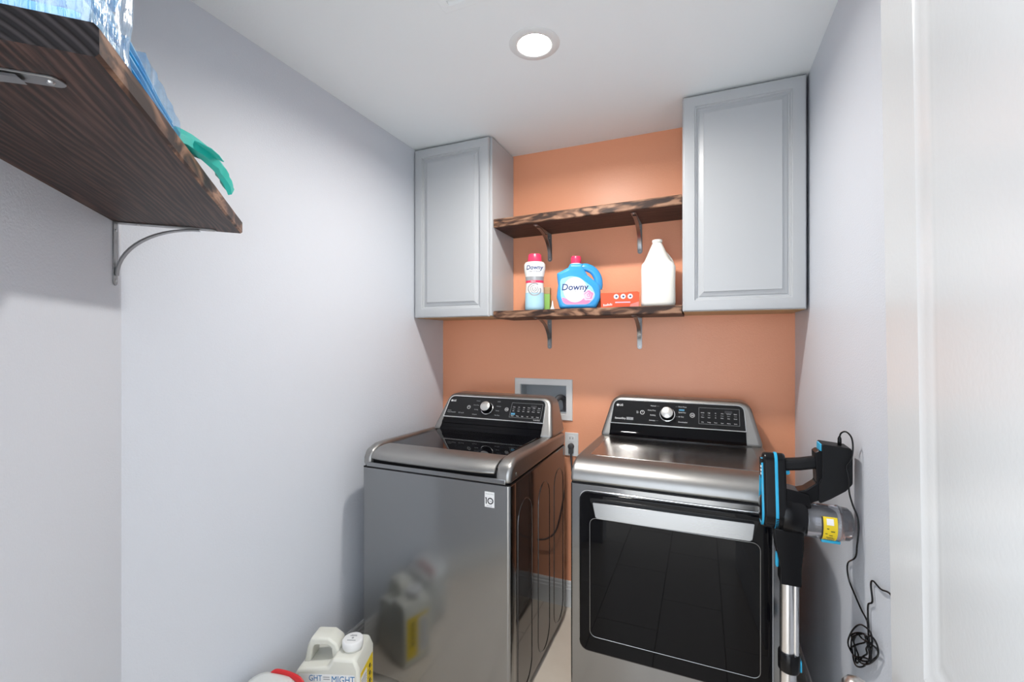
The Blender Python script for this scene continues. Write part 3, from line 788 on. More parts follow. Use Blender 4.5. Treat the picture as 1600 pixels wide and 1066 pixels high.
# door
GX0, GX1, GZ0, GZ1 = -0.408, 0.2015, 0.318, 0.887
def fyz(y): return frame_mat((0, y, 0), (1, 0, 0), (0, 0, 1), (0, -1, 0))
bm = new_bm(); tube(bm, [(x, QYF-0.002, z) for x, z in rrect(GX0-0.001, GX1+0.001, GZ0-0.001, GZ1+0.001, (0.034, 0.034, 0.03, 0.03), 6)], 0.0034, 8, closed=True); finish('door_rim', bm, 'chrome', d, smooth=70)
bm = new_bm(); N_ = 14
# glass door bulges slightly
o_ = rrect(GX0, GX1, GZ0, GZ1, (0.032, 0.032, 0.028, 0.028), 6)
prism(bm, o_, QYF-0.020, QYF, 'y'); dd = finish('door', bm, 'glass', d, bevel=0.007, seg=3)
i_ = rrect(-0.368, 0.168, 0.378, 0.800, 0.022, 6)
bm = new_bm(); prism(bm, i_, QYF-0.0235, QYF-0.019, 'y'); finish('door_window', bm, 'glass', dd, bevel=0.0022, seg=2)
bm = new_bm(); tube(bm, [(x, QYF-0.0228, z) for x, z in i_], 0.0014, 6, closed=True); finish('window_edge', bm, 'steel', dd, smooth=70)
# handle: dark scoop above a bright bar
bm = new_bm(); prism(bm, round_poly([(-0.372, 0.870), (-0.350, 0.812), (0.150, 0.812), (0.166, 0.870)], 0.006, 3), QYF-0.0215, QYF-0.010, 'y'); finish('handle_scoop', bm, 'black', dd, bevel=0.0015)
bm = new_bm(); prism(bm, round_poly([(-0.356, 0.858), (0.151, 0.862), (0.145, 0.812), (0.138, 0.807), (-0.338, 0.803), (-0.346, 0.808)], 0.003, 3), QYF-0.034, QYF-0.016, 'y')
M['handle'] = brushed('handle_steel', (0.36, 0.37, 0.38), 0.26, (4, 300, 300), amt=0.04)
finish('handle_bar', bm, 'handle', dd, bevel=0.002, seg=2)

# ------------------------------------------------------------------ laundry outlet box, wall outlet, hose and cord
ob = thing('laundry_outlet_box', 'white recessed laundry outlet box in the orange wall', 'outlet box', (-0.805, YB, 1.0))
bm = new_bm(); ox0, ox1, oz0, oz1 = -0.975, -0.640, 1.000, 1.222
to = lambda x, z, h: (x, YB-0.0005-h, z)
v = rect_frame(bm, ox0, ox1, oz0, oz1, [(0, 0), (0, 0.005), (0.003, 0.008), (0.033, 0.008), (0.035, 0.005), (0.035, -0.001)], to)
finish('frame', bm, 'boxwhite', ob, smooth=25)
bm = new_bm(); g = 0.0012
for b in ((BX0+g, BX1-g, YB+0.085, YB+0.088, BZ0+g, BZ1-g), (BX0+g, BX0+0.004, YB, YB+0.085, BZ0+g, BZ1-g), (BX1-0.004, BX1-g, YB, YB+0.085, BZ0+g, BZ1-g), (BX0+g, BX1-g, YB, YB+0.085, BZ0+g, BZ0+0.004), (BX0+g, BX1-g, YB, YB+0.085, BZ1-0.004, BZ1-g)):
    box(bm, *b)
finish('recess', bm, 'boxgrey', ob)
for x, cmat in ((-0.88, 'redh'), (-0.80, 'vblue')):
    bm = new_bm(); lathe(bm, [(0.011, BZ0+0.004), (0.011, BZ0+0.05), (0.015, BZ0+0.052), (0.015, BZ0+0.070)], 14, (x, YB+0.05, 0)); vv = finish('valve', bm, 'nickel', ob)
    bm = new_bm(); box(bm, x-0.018, x+0.018, YB+0.035, YB+0.042, BZ0+0.050, BZ0+0.062); finish('valve_handle', bm, cmat, vv, bevel=0.002)
reset()
bm = new_bm(); tube(bm, smooth_path([(-0.690, YB+0.045, 1.05), (-0.693, YB+0.03, 1.105), (-0.712, YB-0.01, 1.125), (-0.735, YB-0.045, 1.08), (-0.74, YB-0.06, 0.98), (-0.74, YB-0.06, 0.60)], 6), 0.0145, 10)
hose = finish('drain_hose', bm, 'hose'); tag(hose, 'dark grey drain hose hooked into the laundry outlet box', 'hose')

oc = thing('wall_outlet', 'white wall outlet plate between washer and dryer', 'outlet', (-0.645, YB, 0.87))
bm = new_bm(); prism(bm, rrect(-0.682, -0.608, 0.812, 0.937, 0.004, 3), YB-0.0065, YB-0.0005, 'y'); finish('cover_plate', bm, 'white', oc, bevel=0.002)
for zc in (0.905, 0.845):
    bm = new_bm(); prism(bm, rrect(-0.662, -0.628, zc-0.017, zc+0.017, 0.010, 4), YB-0.0085, YB-0.005, 'y'); rc = finish('receptacle', bm, 'white', oc, bevel=0.0008)
    bm = new_bm(); box(bm, -0.654, -0.6515, YB-0.0088, YB-0.008, zc-0.003, zc+0.008); box(bm, -0.6385, -0.636, YB-0.0088, YB-0.008, zc-0.003, zc+0.008); finish('slot', bm, 'blackm', rc)
pc = thing('power_cord', 'grey power plug and cord in the wall outlet by the washer', 'power cord', (-0.645, YB-0.009, 0.845))
bm = new_bm(); lathe(bm, [(0.016, YB-0.0090), (0.017, YB-0.020), (0.014, YB-0.030), (0.008, YB-0.033)], 18, (-0.645, 0, 0.866), 'y'); box(bm, -0.656, -0.634, YB-0.030, YB-0.0095, 0.828, 0.862)
finish('plug', bm, 'hose', pc, bevel=0.002)
bm = new_bm(); tube(bm, smooth_path([(-0.645, YB-0.02, 0.832), (-0.642, YB-0.022, 0.79), (-0.634, YB-0.03, 0.72), (-0.62, YB-0.03, 0.60), (-0.58, YB-0.03, 0.42), (-0.53, YB-0.035, 0.36), (-0.47, YB-0.03, 0.34)], 6), 0.0045, 8); finish('cord', bm, 'hose', pc)

# ------------------------------------------------------------------ things on the lower shelf
def spin(bm, x, y, z, a): bm.transform(Matrix.Translation((x, y, z)) @ Matrix.Rotation(a, 4, 'Z'))

# laundry scent bead bottle
bd = thing('scent_bead_bottle', 'slim white bottle with pink cap, red band and silver swirl', 'bottle', (-0.790, 2.17, SHELF_TOP), R(17), world=False)
prof = [(0.044, 0.0), (0.049, 0.004), (0.0495, 0.02), (0.0475, 0.09), (0.0455, 0.135), (0.046, 0.165), (0.052, 0.195), (0.055, 0.215), (0.054, 0.235), (0.047, 0.2465), (0.035, 0.250)]
def prof_r(z, prof):
    for (r0, z0), (r1, z1) in zip(prof, prof[1:]):
        if z0 <= z <= z1: return r0 + (r1-r0)*(z-z0)/(z1-z0 + 1e-9)
    return prof[-1][0]
SYB = 0.72
def wrap(pts, prof, sy, off=0.0006):
    """lay printed points (u across, z up) on the front of a lathe body"""
    out = []
    for u, z in pts:
        r = prof_r(z, prof); u = max(-r*0.985, min(r*0.985, u)); a = math.asin(u/r)
        out.append(((r+off)*math.sin(a), -(r+off)*math.cos(a)*sy, z))
    return out
def wrap_mesh(name, bm, mi, parent, prof, sy, off):
    for v in bm.verts:
        v.co = Vector(wrap([(v.co.x, v.co.z)], prof, sy, off + max(0, -v.co.y))[0])
    return finish(name, bm, mi, parent, recalc=False)
def grid(x0, x1, z0, z1, nx, nz, inside=None):
    bm = new_bm(); V = {}
    for i in range(nx+1):
        for j in range(nz+1): V[i, j] = bm.verts.new((x0+(x1-x0)*i/nx, 0, z0+(z1-z0)*j/nz))
    for i in range(nx):
        for j in range(nz):
            c = Vector((x0+(x1-x0)*(i+.5)/nx, 0, z0+(z1-z0)*(j+.5)/nz))
            if inside is None or inside(c.x, c.z): bm.faces.new((V[i, j], V[i+1, j], V[i+1, j+1], V[i, j+1]))
    for v in [v for v in bm.verts if not v.link_faces]: bm.verts.remove(v)
    return bm
bm = new_bm(); lathe(bm, prof, 40, sy=SYB); body = finish('bottle_body', bm, 'beadw', bd, smooth=60)
bm = new_bm(); lathe(bm, [(r+0.0004, z) for r, z in prof if z <= 0.1] , 40, sy=SYB, cap=False); finish('pale_blue_base', bm, 'beadb', body, smooth=60)
bm = new_bm(); lathe(bm, [(prof_r(z, prof)+0.0008, z) for z in (0.140, 0.146, 0.152)], 40, sy=SYB, cap=False); finish('red_band', bm, 'pink', body, smooth=60)
bm = new_bm(); lathe(bm, [(prof_r(z, prof)+0.0005, z) for z in (0.152, 0.162, 0.172)], 40, sy=SYB, cap=False); finish('silver_band', bm, 'swirl', body, smooth=60)
bm = new_bm(); lathe(bm, [(0.036, 0.249), (0.0365, 0.252), (0.033, 0.284), (0.030, 0.289)], 32, sy=SYB+0.1); finish('cap', bm, 'pink', bd, smooth=50)
def wrap_text(name, s, size, mi, parent, cx, cz, prof, sy, off, shear=0.0, bold=0.0, sx=1.0):
    o = text(name, s, size, mi, parent, Matrix.Translation((cx, 0, cz)) @ Matrix.Rotation(R(90), 4, 'X'), ext=0.0, align='CENTER', shear=shear, bold=bold, sx=sx)
    for v in o.data.vertices: v.co = Vector(wrap([(v.co.x, v.co.z)], prof, sy, off)[0])
    return o
wrap_text('lettering', 'Downy', 0.031, 'navy', body, 0.0, 0.216, prof, SYB, 0.0012, shear=0.15, sx=0.9, bold=0.0007)
wrap_text('lettering', 'UNSTOPABLES', 0.0085, 'navy', body, 0.0, 0.196, prof, SYB, 0.0012)
wrap_text('lettering', 'FRESH', 0.0085, 'labelw', body, -0.006, 0.1462, prof, SYB, 0.0016)
for r0, r1, m_ in ((0.027, 0.0335, 'swirl'), (0.017, 0.021, 'swirl'), (0.007, 0.012, 'swirl'), (0.0, 0.004, 'swirl')):
    bm = grid(-0.036, 0.036, 0.07, 0.142, 60, 60, lambda x, z: r0 <= math.hypot(x - 0.002*math.sin(z*90), (z-0.106)) <= r1 and not (abs(math.atan2(z-0.106, x)-2.2+r0*60) < 0.35))
    wrap_mesh('swirl_mark', bm, m_, body, prof, SYB, 0.0012)

# green carton behind the bead bottle
gc = thing('green_carton', 'small green carton half hidden behind the pink-capped slim bottle', 'carton', (-0.780, 2.255, SHELF_TOP), R(12), world=False)
bm = new_bm(); box(bm, -0.045, 0.045, -0.03, 0.03, 0, 0.095); gb = finish('carton', bm, 'green', gc, bevel=0.002)
bm = new_bm(); box(bm, -0.046, 0.046, -0.031, 0.031, 0.090, 0.125); finish('lid', bm, 'tan', gc, bevel=0.002)
# little clear dosing cone
dc = new_bm(); lathe(dc, [(0.013, 0.0), (0.013, 0.003), (0.006, 0.020), (0.003, 0.040), (0.0015, 0.048)], 18); spin(dc, -0.693, 2.165, SHELF_TOP, 0)
reset(); o = finish('nozzle_tip', dc, 'labelw'); tag(o, 'small white pointed nozzle tip standing on the shelf between the bottles', 'nozzle')

# blue softener jug
dj = thing('fabric_softener_jug', 'blue fabric softener jug with pink cap and moulded handle', 'bottle', (-0.563, 2.175, SHELF_TOP), R(15), world=False)
# outline in (x, z): px measurements scaled; centre column at x=0
def jug_slice(bm, outline, hy, n=5):
    """puffy solid from an outline: several inset layers"""
    cx = sum(p[0] for p in outline)/len(outline); cz = sum(p[1] for p in outline)/len(outline)
    layers = []
    for i in range(-n, n+1):
        t = i/n; y = hy*math.sin(t*math.pi/2); k = 0.055*(1-math.sqrt(max(0, 1-abs(t)**2.6)))/0.1
        ring = []
        for x, z in outline:
            dx, dz = x-cx, z-cz; L = math.hypot(dx, dz); f = max(0.0, 1-0.022*k/0.55/L*0.9)
            ring.append(bm.verts.new((cx+dx*f, y, cz+dz*f)))
        layers.append(ring)
    m = len(outline)
    for a, b in zip(layers, layers[1:]):
        for i in range(m): bm.faces.new((a[i], a[(i+1) % m], b[(i+1) % m], b[i]))
    bm.faces.new(layers[0][::-1]); bm.faces.new(layers[-1])
main = round_poly([(-0.090, 0.0), (0.085, 0.0), (0.108, 0.045), (0.108, 0.098), (0.100, 0.118), (0.045, 0.165), (0.022, 0.205), (0.018, 0.222), (-0.040, 0.222), (-0.050, 0.204), (-0.105, 0.176), (-0.104, 0.160), (-0.099, 0.120), (-0.106, 0.06)], [0.02, 0.02, 0.03, 0.02, 0.02, 0.02, 0.01, 0.004, 0.004, 0.01, 0.008, 0.008, 0.03, 0.04], 5)
bm = new_bm(); jug_slice(bm, main, 0.052); jb = finish('jug_body', bm, 'downy', dj, smooth=65)
bm = new_bm(); tube(bm, smooth_path([(0.005, 0, 0.200), (0.035, 0, 0.208), (0.070, 0, 0.192), (0.093, 0, 0.160), (0.099, 0, 0.125), (0.096, 0, 0.10)], 6), 0.0125, 12, ry=0.021); finish('handle', bm, 'downy', dj, smooth=70)
bm = new_bm(); lathe(bm, [(0.026, 0.218), (0.026, 0.226), (0.0235, 0.227)], 28, (-0.011, 0, 0)); finish('neck_ring', bm, 'white', dj)
bm = new_bm(); lathe(bm, [(0.0245, 0.226), (0.0265, 0.229), (0.0245, 0.258), (0.022, 0.262)], 28, (-0.011, 0, 0)); finish('cap', bm, 'pink', dj, smooth=50)
# label on the front (y = -hy side)
YL = -0.0525
Fl = frame_mat((0, YL, 0), (1, 0, 0), (0, 0, 1), (0, -1, 0))
M['lblblue'] = mat('label_pale_blue', (0.30, 0.62, 0.88), 0.3)
egg = round_poly([(-0.070, 0.020), (0.050, 0.020), (0.085, 0.060), (0.065, 0.105), (0.005, 0.152), (-0.035, 0.160), (-0.088, 0.145), (-0.084, 0.06)], [0.05, 0.05, 0.05, 0.05, 0.06, 0.06, 0.02, 0.05], 6)
lb = flat('label', egg, 'lblblue', jb, Fl, 0.0006)
flat('pink_field', round_poly([(-0.070, 0.022), (0.046, 0.022), (0.070, 0.048), (0.02, 0.058), (-0.05, 0.046), (-0.084, 0.060)], [0.03, 0.03, 0.02, 0.02, 0.03, 0.01], 5), 'pink2', lb, Fl, 0.0004, 0.0006)
flat('white_field', circle(-0.016, 0.092, 0.056, 36, 1.08), 'labelw', lb, Fl, 0.0004, 0.0009)
for r, m_, dx, dz in ((0.026, 'rosel', 0, 0), (0.020, 'pink2', 0.002, 0.001), (0.014, 'rosel', -0.002, -0.001), (0.009, 'pink2', 0.001, 0.001), (0.004, 'rosel', 0, 0)):
    flat('rose_petal', [(0.048+dx+r*(1+0.10*math.sin(5*a))*math.cos(a), 0.065+dz+r*(1+0.10*math.sin(5*a))*math.sin(a)) for a in [k*math.pi/15 for k in range(30)]], m_, lb, Fl, 0.0003, 0.0012 + (0.026-r)*0.02)
text('lettering', 'Downy', 0.043, 'navy', lb, Fl @ Matrix.Translation((-0.018, 0.104, 0.0016)), align='CENTER', shear=0.12, bold=0.0009)
text('lettering', 'ULTRA', 0.011, 'inkg', lb, Fl @ Matrix.Translation((-0.018, 0.083, 0.0016)), align='CENTER')
text('lettering', 'April Fresh', 0.011, 'inkg', lb, Fl @ Matrix.Translation((-0.022, 0.060, 0.0016)), align='CENTER')
flat_ring('label_mark', -0.020, 0.133, 0.005, 0.0065, 'inkg', lb, Fl @ Matrix.Translation((0, 0, 0.0012)))

# red carton
rb = thing('red_carton', 'low red-orange carton with three white rings in front', 'box', (-0.360, 2.205, SHELF_TOP), R(7), world=False)
bm = new_bm(); box(bm, -0.092, 0.085, -0.045, 0.045, 0, 0.074); cb = finish('carton', bm, 'red', rb, bevel=0.0015)
Fr = frame_mat((0, -0.045, 0), (1, 0, 0), (0, 0, 1), (0, -1, 0))
for x in (-0.020, 0.012, 0.044):
    flat('ring_mark', circle(x, 0.055, 0.0118, 20), 'labelw', cb, Fr, 0.0004); flat('ring_centre', circle(x+0.001, 0.055, 0.0050, 14), 'navy', cb, Fr, 0.0004, 0.0004)
flat('corner_patch', [(0.040, 0.002), (0.084, 0.002), (0.084, 0.030), (0.046, 0.018)], 'salmon', cb, Fr, 0.0004)
flat('white_line', [(-0.025, 0.025), (0.045, 0.025), (0.045, 0.030), (-0.025, 0.030)], 'rosel', cb, Fr, 0.0004)
bars('printed_word', [(-0.080+i*0.0062, -0.076+i*0.0062, 0.010+i*0.0006, 0.018+i*0.0006+(0.003 if i in (0, 3, 5) else 0)) for i in range(7)], 'labelw', cb, Fr, base=0.0)
bm = new_bm(); prism(bm, [(0.030, 0.074), (0.080, 0.074), (0.078, 0.0775), (0.034, 0.0755)], -0.044, 0.044, 'y'); finish('top_flap', bm, 'red', rb)

# plain white jug
wj = thing('white_jug', 'plain white gallon jug without label beside the right cabinet', 'jug', (-0.188, 2.185, SHELF_TOP), R(8), world=False)
def loft_sq(bm, secs, seg=32):
    """secs: (half x, half y, exponent, z, offset x)"""
    rings = []
    for hx, hy, e, z, ox in secs:
        ring = []
        for i in range(seg):
            a = 2*math.pi*(i+0.5)/seg; c_, s_ = math.cos(a), math.sin(a)
            ring.append(bm.verts.new((ox + hx*math.copysign(abs(c_)**(2/e), c_), hy*math.copysign(abs(s_)**(2/e), s_), z)))
        rings.append(ring)
    for a, b in zip(rings, rings[1:]):
        for i in range(seg): bm.faces.new((a[i], a[(i+1) % seg], b[(i+1) % seg], b[i]))
    bm.faces.new(rings[0][::-1]); bm.faces.new(rings[-1])
bm = new_bm()
loft_sq(bm, [(0.066, 0.064, 4, 0.0, 0), (0.074, 0.071, 4.5, 0.006, 0), (0.075, 0.072, 5, 0.02, 0), (0.074, 0.071, 5, 0.10, 0), (0.075, 0.072, 5, 0.180, 0), (0.071, 0.070, 4, 0.196, -0.002), (0.058, 0.060, 3, 0.212, -0.003), (0.050, 0.052, 2.5, 0.230, -0.003), (0.034, 0.036, 2.2, 0.268, -0.003), (0.0215, 0.0215, 2, 0.296, -0.003), (0.019, 0.019, 2, 0.300, -0.003)], 36)
finish('jug_body', bm, 'natural', wj, smooth=60)
bm = new_bm(); lathe(bm, [(0.0195, 0.299), (0.0225, 0.301), (0.0225, 0.311), (0.0205, 0.313), (0.018, 0.3135)], 28, (-0.003, 0, 0)); finish('neck', bm, 'natural', wj)
bm = new_bm(); tube(bm, smooth_path([(0.020, 0.02, 0.262), (0.044, 0.03, 0.235), (0.060, 0.032, 0.208), (0.066, 0.032, 0.16), (0.062, 0.03, 0.12)], 6), 0.0135, 12); finish('handle', bm, 'natural', wj, smooth=70)

# ------------------------------------------------------------------ things on the angled-wall shelf (own frame: x towards the far end, y into the wall)
A45 = math.radians(135)
def ang_thing(name, label, cat, s, dd_, group=None):
    q = P45(s, dd_); return thing(name, label, cat, (q.x, q.y, ANG_TOP), A45, group, world=False)
def sheet_stack(parent, n, length, depth, h_near, h_far, mats, bulge=0.006, gap=0.82):
    """n folded sheets, thick folded ends at -x, tapering to +x; front face at -y"""
    for i in range(n):
        bm = new_bm(); m = 16
        z0n, z1n = h_near*i/n, h_near*(i+gap)/n; z0f, z1f = h_far*i/n, h_far*(i+gap)/n
        rings = []
        jx = random.uniform(-0.004, 0.004); jy = random.uniform(-0.004, 0.004)
        for k in range(m+1):
            t = k/m; x = -length/2 + length*t + jx
            e = math.sin(min(1, t*6)*math.pi/2)
            za = z0n+(z0f-z0n)*t; zb = z1n+(z1f-z1n)*t; mid = (za+zb)/2; hh = max(0.0006, (zb-za)/2*(0.55+0.45*e))
            w = noise.noise(Vector((x*14, i*3.1, 0)))*bulge*0.35
            ring = []
            for y, f in ((depth/2, 1), (-depth/2+0.006, 1), (-depth/2, 0.45)):
                ring.append((x, y + jy + w, mid + hh*f))
            for y, f in ((-depth/2, -0.45), (-depth/2+0.006, -1), (depth/2, -1)):
                ring.append((x, y + jy + w, mid + hh*f))
            rings.append([bm.verts.new(p) for p in ring])
        for a, b in zip(rings, rings[1:]):
            for q in range(6): bm.faces.new((a[q], a[(q+1) % 6], b[(q+1) % 6], b[q]))
        bm.faces.new(rings[0][::-1]); bm.faces.new(rings[-1])
        finish('folded_sheet', bm, mats[i % len(mats)], parent, smooth=60)
def film(name, parent, x0, x1, y0, y1, zn, zf, amp, mi, nx=26, ny=14, nz=14):
    """crinkled clear bag around a stack"""
    bm = new_bm()
    me = bmesh.ops.create_grid(bm, x_segments=1, y_segments=1, size=0.5)
    bm.free(); bm = new_bm()
    bmesh.ops.create_cube(bm, size=1.0)
    bmesh.ops.subdivide_edges(bm, edges=bm.edges[:], cuts=14, use_grid_fill=True)
    for v in bm.verts:
        u = v.co + Vector((.5, .5, .5))
        h = zn + (zf-zn)*u.x
        p = Vector((x0+(x1-x0)*u.x, y0+(y1-y0)*u.y, 0.0008 + h*u.z))
        c = amp*noise.noise(Vector((p.x*70, p.y*40, p.z*14))) + amp*0.6*noise.noise(Vector((p.x*160, p.y*90, p.z*30+7)))
        if u.z > 0.04: p += Vector(((u.x-.5)*2*c, (u.y-.5)*2*c, c if u.z > .95 else 0))
        v.co = p
    return finish(name, bm, mi, parent, smooth=20)
pk = ang_thing('pad_pack', 'tall clear plastic pack of blue folded pads at the near end of the angled-wall shelf', 'pack', 0.835, 0.150, 'packs on the angled shelf')
sheet_stack(pk, 9, 0.105, 0.23, 0.19, 0.19, ['sheet', 'sheetl'])
film('plastic_bag', pk, -0.0605, 0.0605, -0.128, 0.120, 0.205, 0.205, 0.005, 'film')
pk2 = ang_thing('pad_pack', 'low blue stack of folded pads beside the tall clear plastic pack', 'pack', 0.672, 0.160, 'packs on the angled shelf')
sheet_stack(pk2, 9, 0.185, 0.215, 0.068, 0.034, ['sheet', 'sheet', 'sheetl'])
film('plastic_bag', pk2, -0.060, 0.100, -0.119, 0.110, 0.064, 0.036, 0.003, 'film2')
# teal sheets spilling over the front edge
def droop(parent, name, pts, width, mi, twist=0.0):
    """strip of thin sheet along pts (own frame), width across"""
    bm = new_bm(); P = smooth_path(pts, 5); A = []
    for i, p in enumerate(P):
        t = (P[min(i+1, len(P)-1)] - P[max(i-1, 0)]).normalized()
        side = Vector((1, 0.15, 0)); side = (side - t*side.dot(t)).normalized()
        side = Matrix.Rotation(twist*i/len(P), 3, t) @ side
        w = width if not isinstance(width, (list, tuple)) else width[0] + (width[1]-width[0])*i/(len(P)-1)
        A.append([bm.verts.new(p + side*w*(k/4-0.5) + Vector((0, 0, 0.003*math.sin(k*1.7+i*0.4)))) for k in range(5)])
    for a, b in zip(A, A[1:]):
        for k in range(4): bm.faces.new((a[k], a[k+1], b[k+1], b[k]))
    return finish(name, bm, mi, parent, smooth=60, solid=0.0018, recalc=True)
tb = ang_thing('teal_sheet', 'crumpled teal plastic sheets hanging over the front edge of the angled-wall shelf', 'plastic sheet', 0.47, 0.16)
bm = new_bm(); tube(bm, smooth_path([(-0.085, -0.108, 0.021), (-0.030, -0.128, 0.022), (0.020, -0.146, 0.013), (0.060, -0.152, 0.005), (0.088, -0.158, -0.010), (0.100, -0.160, -0.018)], 3), [0.006, 0.009, 0.012, 0.011, 0.012, 0.012, 0.011, 0.010, 0.012, 0.012, 0.010, 0.011, 0.010, 0.008, 0.008, 0.007], 6, ry=0.0165)
for v in bm.verts: v.co += Vector((0, 0.003*noise.noise(v.co*60), 0.004*noise.noise(v.co*45+Vector((3, 1, 2)))))
finish('sheet_bundle', bm, 'teal', tb, smooth=25)
droop(tb, 'sheet_fold', [(0.000, 0.06, 0.008), (0.000, -0.06, 0.012), (0.005, -0.110, 0.016)], (0.15, 0.12), 'teal', 0.05)
droop(tb, 'sheet_fold', [(-0.02, 0.05, 0.024), (-0.03, -0.05, 0.030), (-0.01, -0.105, 0.033), (0.035, -0.132, 0.038)], (0.13, 0.018), 'teall', 0.15)
droop(tb, 'sheet_fold', [(-0.03, 0.05, 0.016), (-0.02, -0.06, 0.020), (-0.015, -0.118, 0.023), (0.012, -0.136, 0.018)], (0.12, 0.07), 'teal', -0.1)

# ------------------------------------------------------------------ containers on the floor
jg = thing('cleaner_jug', 'large milky plastic jug with white cap and yellow label in front of the washer', 'jug', (-1.264, 1.320, 0), R(20), world=False)
# own frame: x to the right along the front, y to the back
bm = new_bm(); prism(bm, [(-0.140, 0.0), (0.100, 0.0), (0.100, 0.236), (0.084, 0.272), (0.002, 0.274), (-0.016, 0.244), (-0.128, 0.232), (-0.140, 0.215)], -0.076, 0.076, 'y')
jbod = finish('jug_body', bm, 'jug', jg, bevel=0.016, seg=3, smooth=60)
hp_o = [(-0.128, 0.215), (-0.112, 0.292), (-0.098, 0.322), (-0.030, 0.322), (0.000, 0.300), (0.010, 0.262)]
hp_i = [(-0.100, 0.228), (-0.092, 0.282), (-0.086, 0.294), (-0.036, 0.294), (-0.022, 0.284), (-0.018, 0.240)]
bm = new_bm(); prism(bm, hp_o + hp_i[::-1], -0.036, 0.036, 'y'); finish('handle', bm, 'jug', jg, bevel=0.008, seg=3, smooth=60)
bm = new_bm(); lathe(bm, [(0.034, 0.266), (0.034, 0.284)], 28, (0.050, -0.008, 0)); finish('neck', bm, 'jug', jg)
bm = new_bm(); lathe(bm, [(0.037, 0.280), (0.038, 0.283), (0.038, 0.304), (0.035, 0.308), (0.033, 0.3085)], 36, (0.050, -0.008, 0)); cp = finish('cap', bm, 'white', jg, smooth=50)
Fc = Matrix.Translation((0.050, -0.008, 0.3085))
bars('embossed_print', [(-0.014, 0.012, 0.010, 0.013), (-0.011, 0.010, 0.015, 0.0175), (-0.016, 0.016, -0.016, -0.012)], 'inkg', cp, Fc, base=0.0)
flat('cap_mark', circle(0, 0, 0.0045, 10), 'inkg', cp, Fc, 0.0003)
Ff = frame_mat((0, -0.0762, 0), (1, 0, 0), (0, 0, 1), (0, -1, 0))
lab = flat('front_label', rrect(-0.122, 0.084, 0.03, 0.218, 0.004, 3), 'labelw', jg, Ff, 0.0005)
text('lettering', 'GHT', 0.030, 'inkblue', lab, Ff @ Matrix.Translation((-0.036, 0.203, 0.0008)), align='RIGHT', sx=0.8)
bars('small_print', [(-0.032, -0.008, 0.2065, 0.2095), (-0.031, -0.007, 0.199, 0.202)], 'inkg', lab, Ff, base=0.0005)
text('lettering', 'MIGHT', 0.036, 'inkblue', lab, Ff @ Matrix.Translation((-0.002, 0.199, 0.0008)), sx=0.78)
Fs = frame_mat((0.1002, 0, 0), (0, 1, 0), (0, 0, 1), (1, 0, 0))
sl = flat('side_label', rrect(-0.060, 0.062, 0.03, 0.212, 0.004, 3), 'yellow', jg, Fs, 0.0005)
flat('side_label_text', rrect(-0.058, 0.000, 0.034, 0.195, 0.003, 3), 'labelw', sl, Fs, 0.0003, 0.0005)
bm = new_bm()
for i in range(14): box(bm, -0.053, -0.006, 0.050+i*0.0098, 0.0535+i*0.0098, 0.0008, 0.001)
bm.transform(Fs); finish('printed_lines', bm, 'inkg', sl)
bm = new_bm()
for i, z in enumerate((0.180, 0.152, 0.124, 0.096)):
    prism(bm, circle(0.030, z, 0.009, 10, 0.8), 0.0005, 0.0008, 'z'); box(bm, 0.012, 0.050, z-0.013, z-0.0105, 0.0005, 0.0008)
bm.transform(Fs); finish('printed_marks', bm, 'inkk', sl)

tu = thing('detergent_tub', 'milky lidded tub with red handle at the bottom edge beside the jug', 'tub', (-1.320, 1.045, 0), R(8), world=False)
bm = new_bm(); loft_sq(bm, [(0.088, 0.080, 4, 0.0, 0), (0.096, 0.088, 5, 0.008, 0), (0.106, 0.096, 5, 0.235, 0)], 40); finish('tub_body', bm, 'tub', tu, smooth=50)
bm = new_bm(); loft_sq(bm, [(0.109, 0.099, 5, 0.228, 0), (0.110, 0.100, 5, 0.246, 0), (0.106, 0.096, 4.5, 0.254, 0), (0.092, 0.083, 3.5, 0.264, 0), (0.086, 0.077, 3.2, 0.276, -0.004), (0.074, 0.066, 3, 0.290, -0.006), (0.050, 0.046, 2.6, 0.297, -0.008)], 40); ld = finish('lid', bm, 'tub', tu, smooth=40)
bm = new_bm(); pth = smooth_path([(-0.030, 0.060, 0.284), (-0.014, 0.064, 0.293), (0.030, 0.066, 0.292), (0.075, 0.064, 0.284), (0.104, 0.058, 0.262)], 6)
tube(bm, pth, 0.0055, 10, ry=0.011); finish('carry_handle', bm, 'redh', tu, smooth=60)

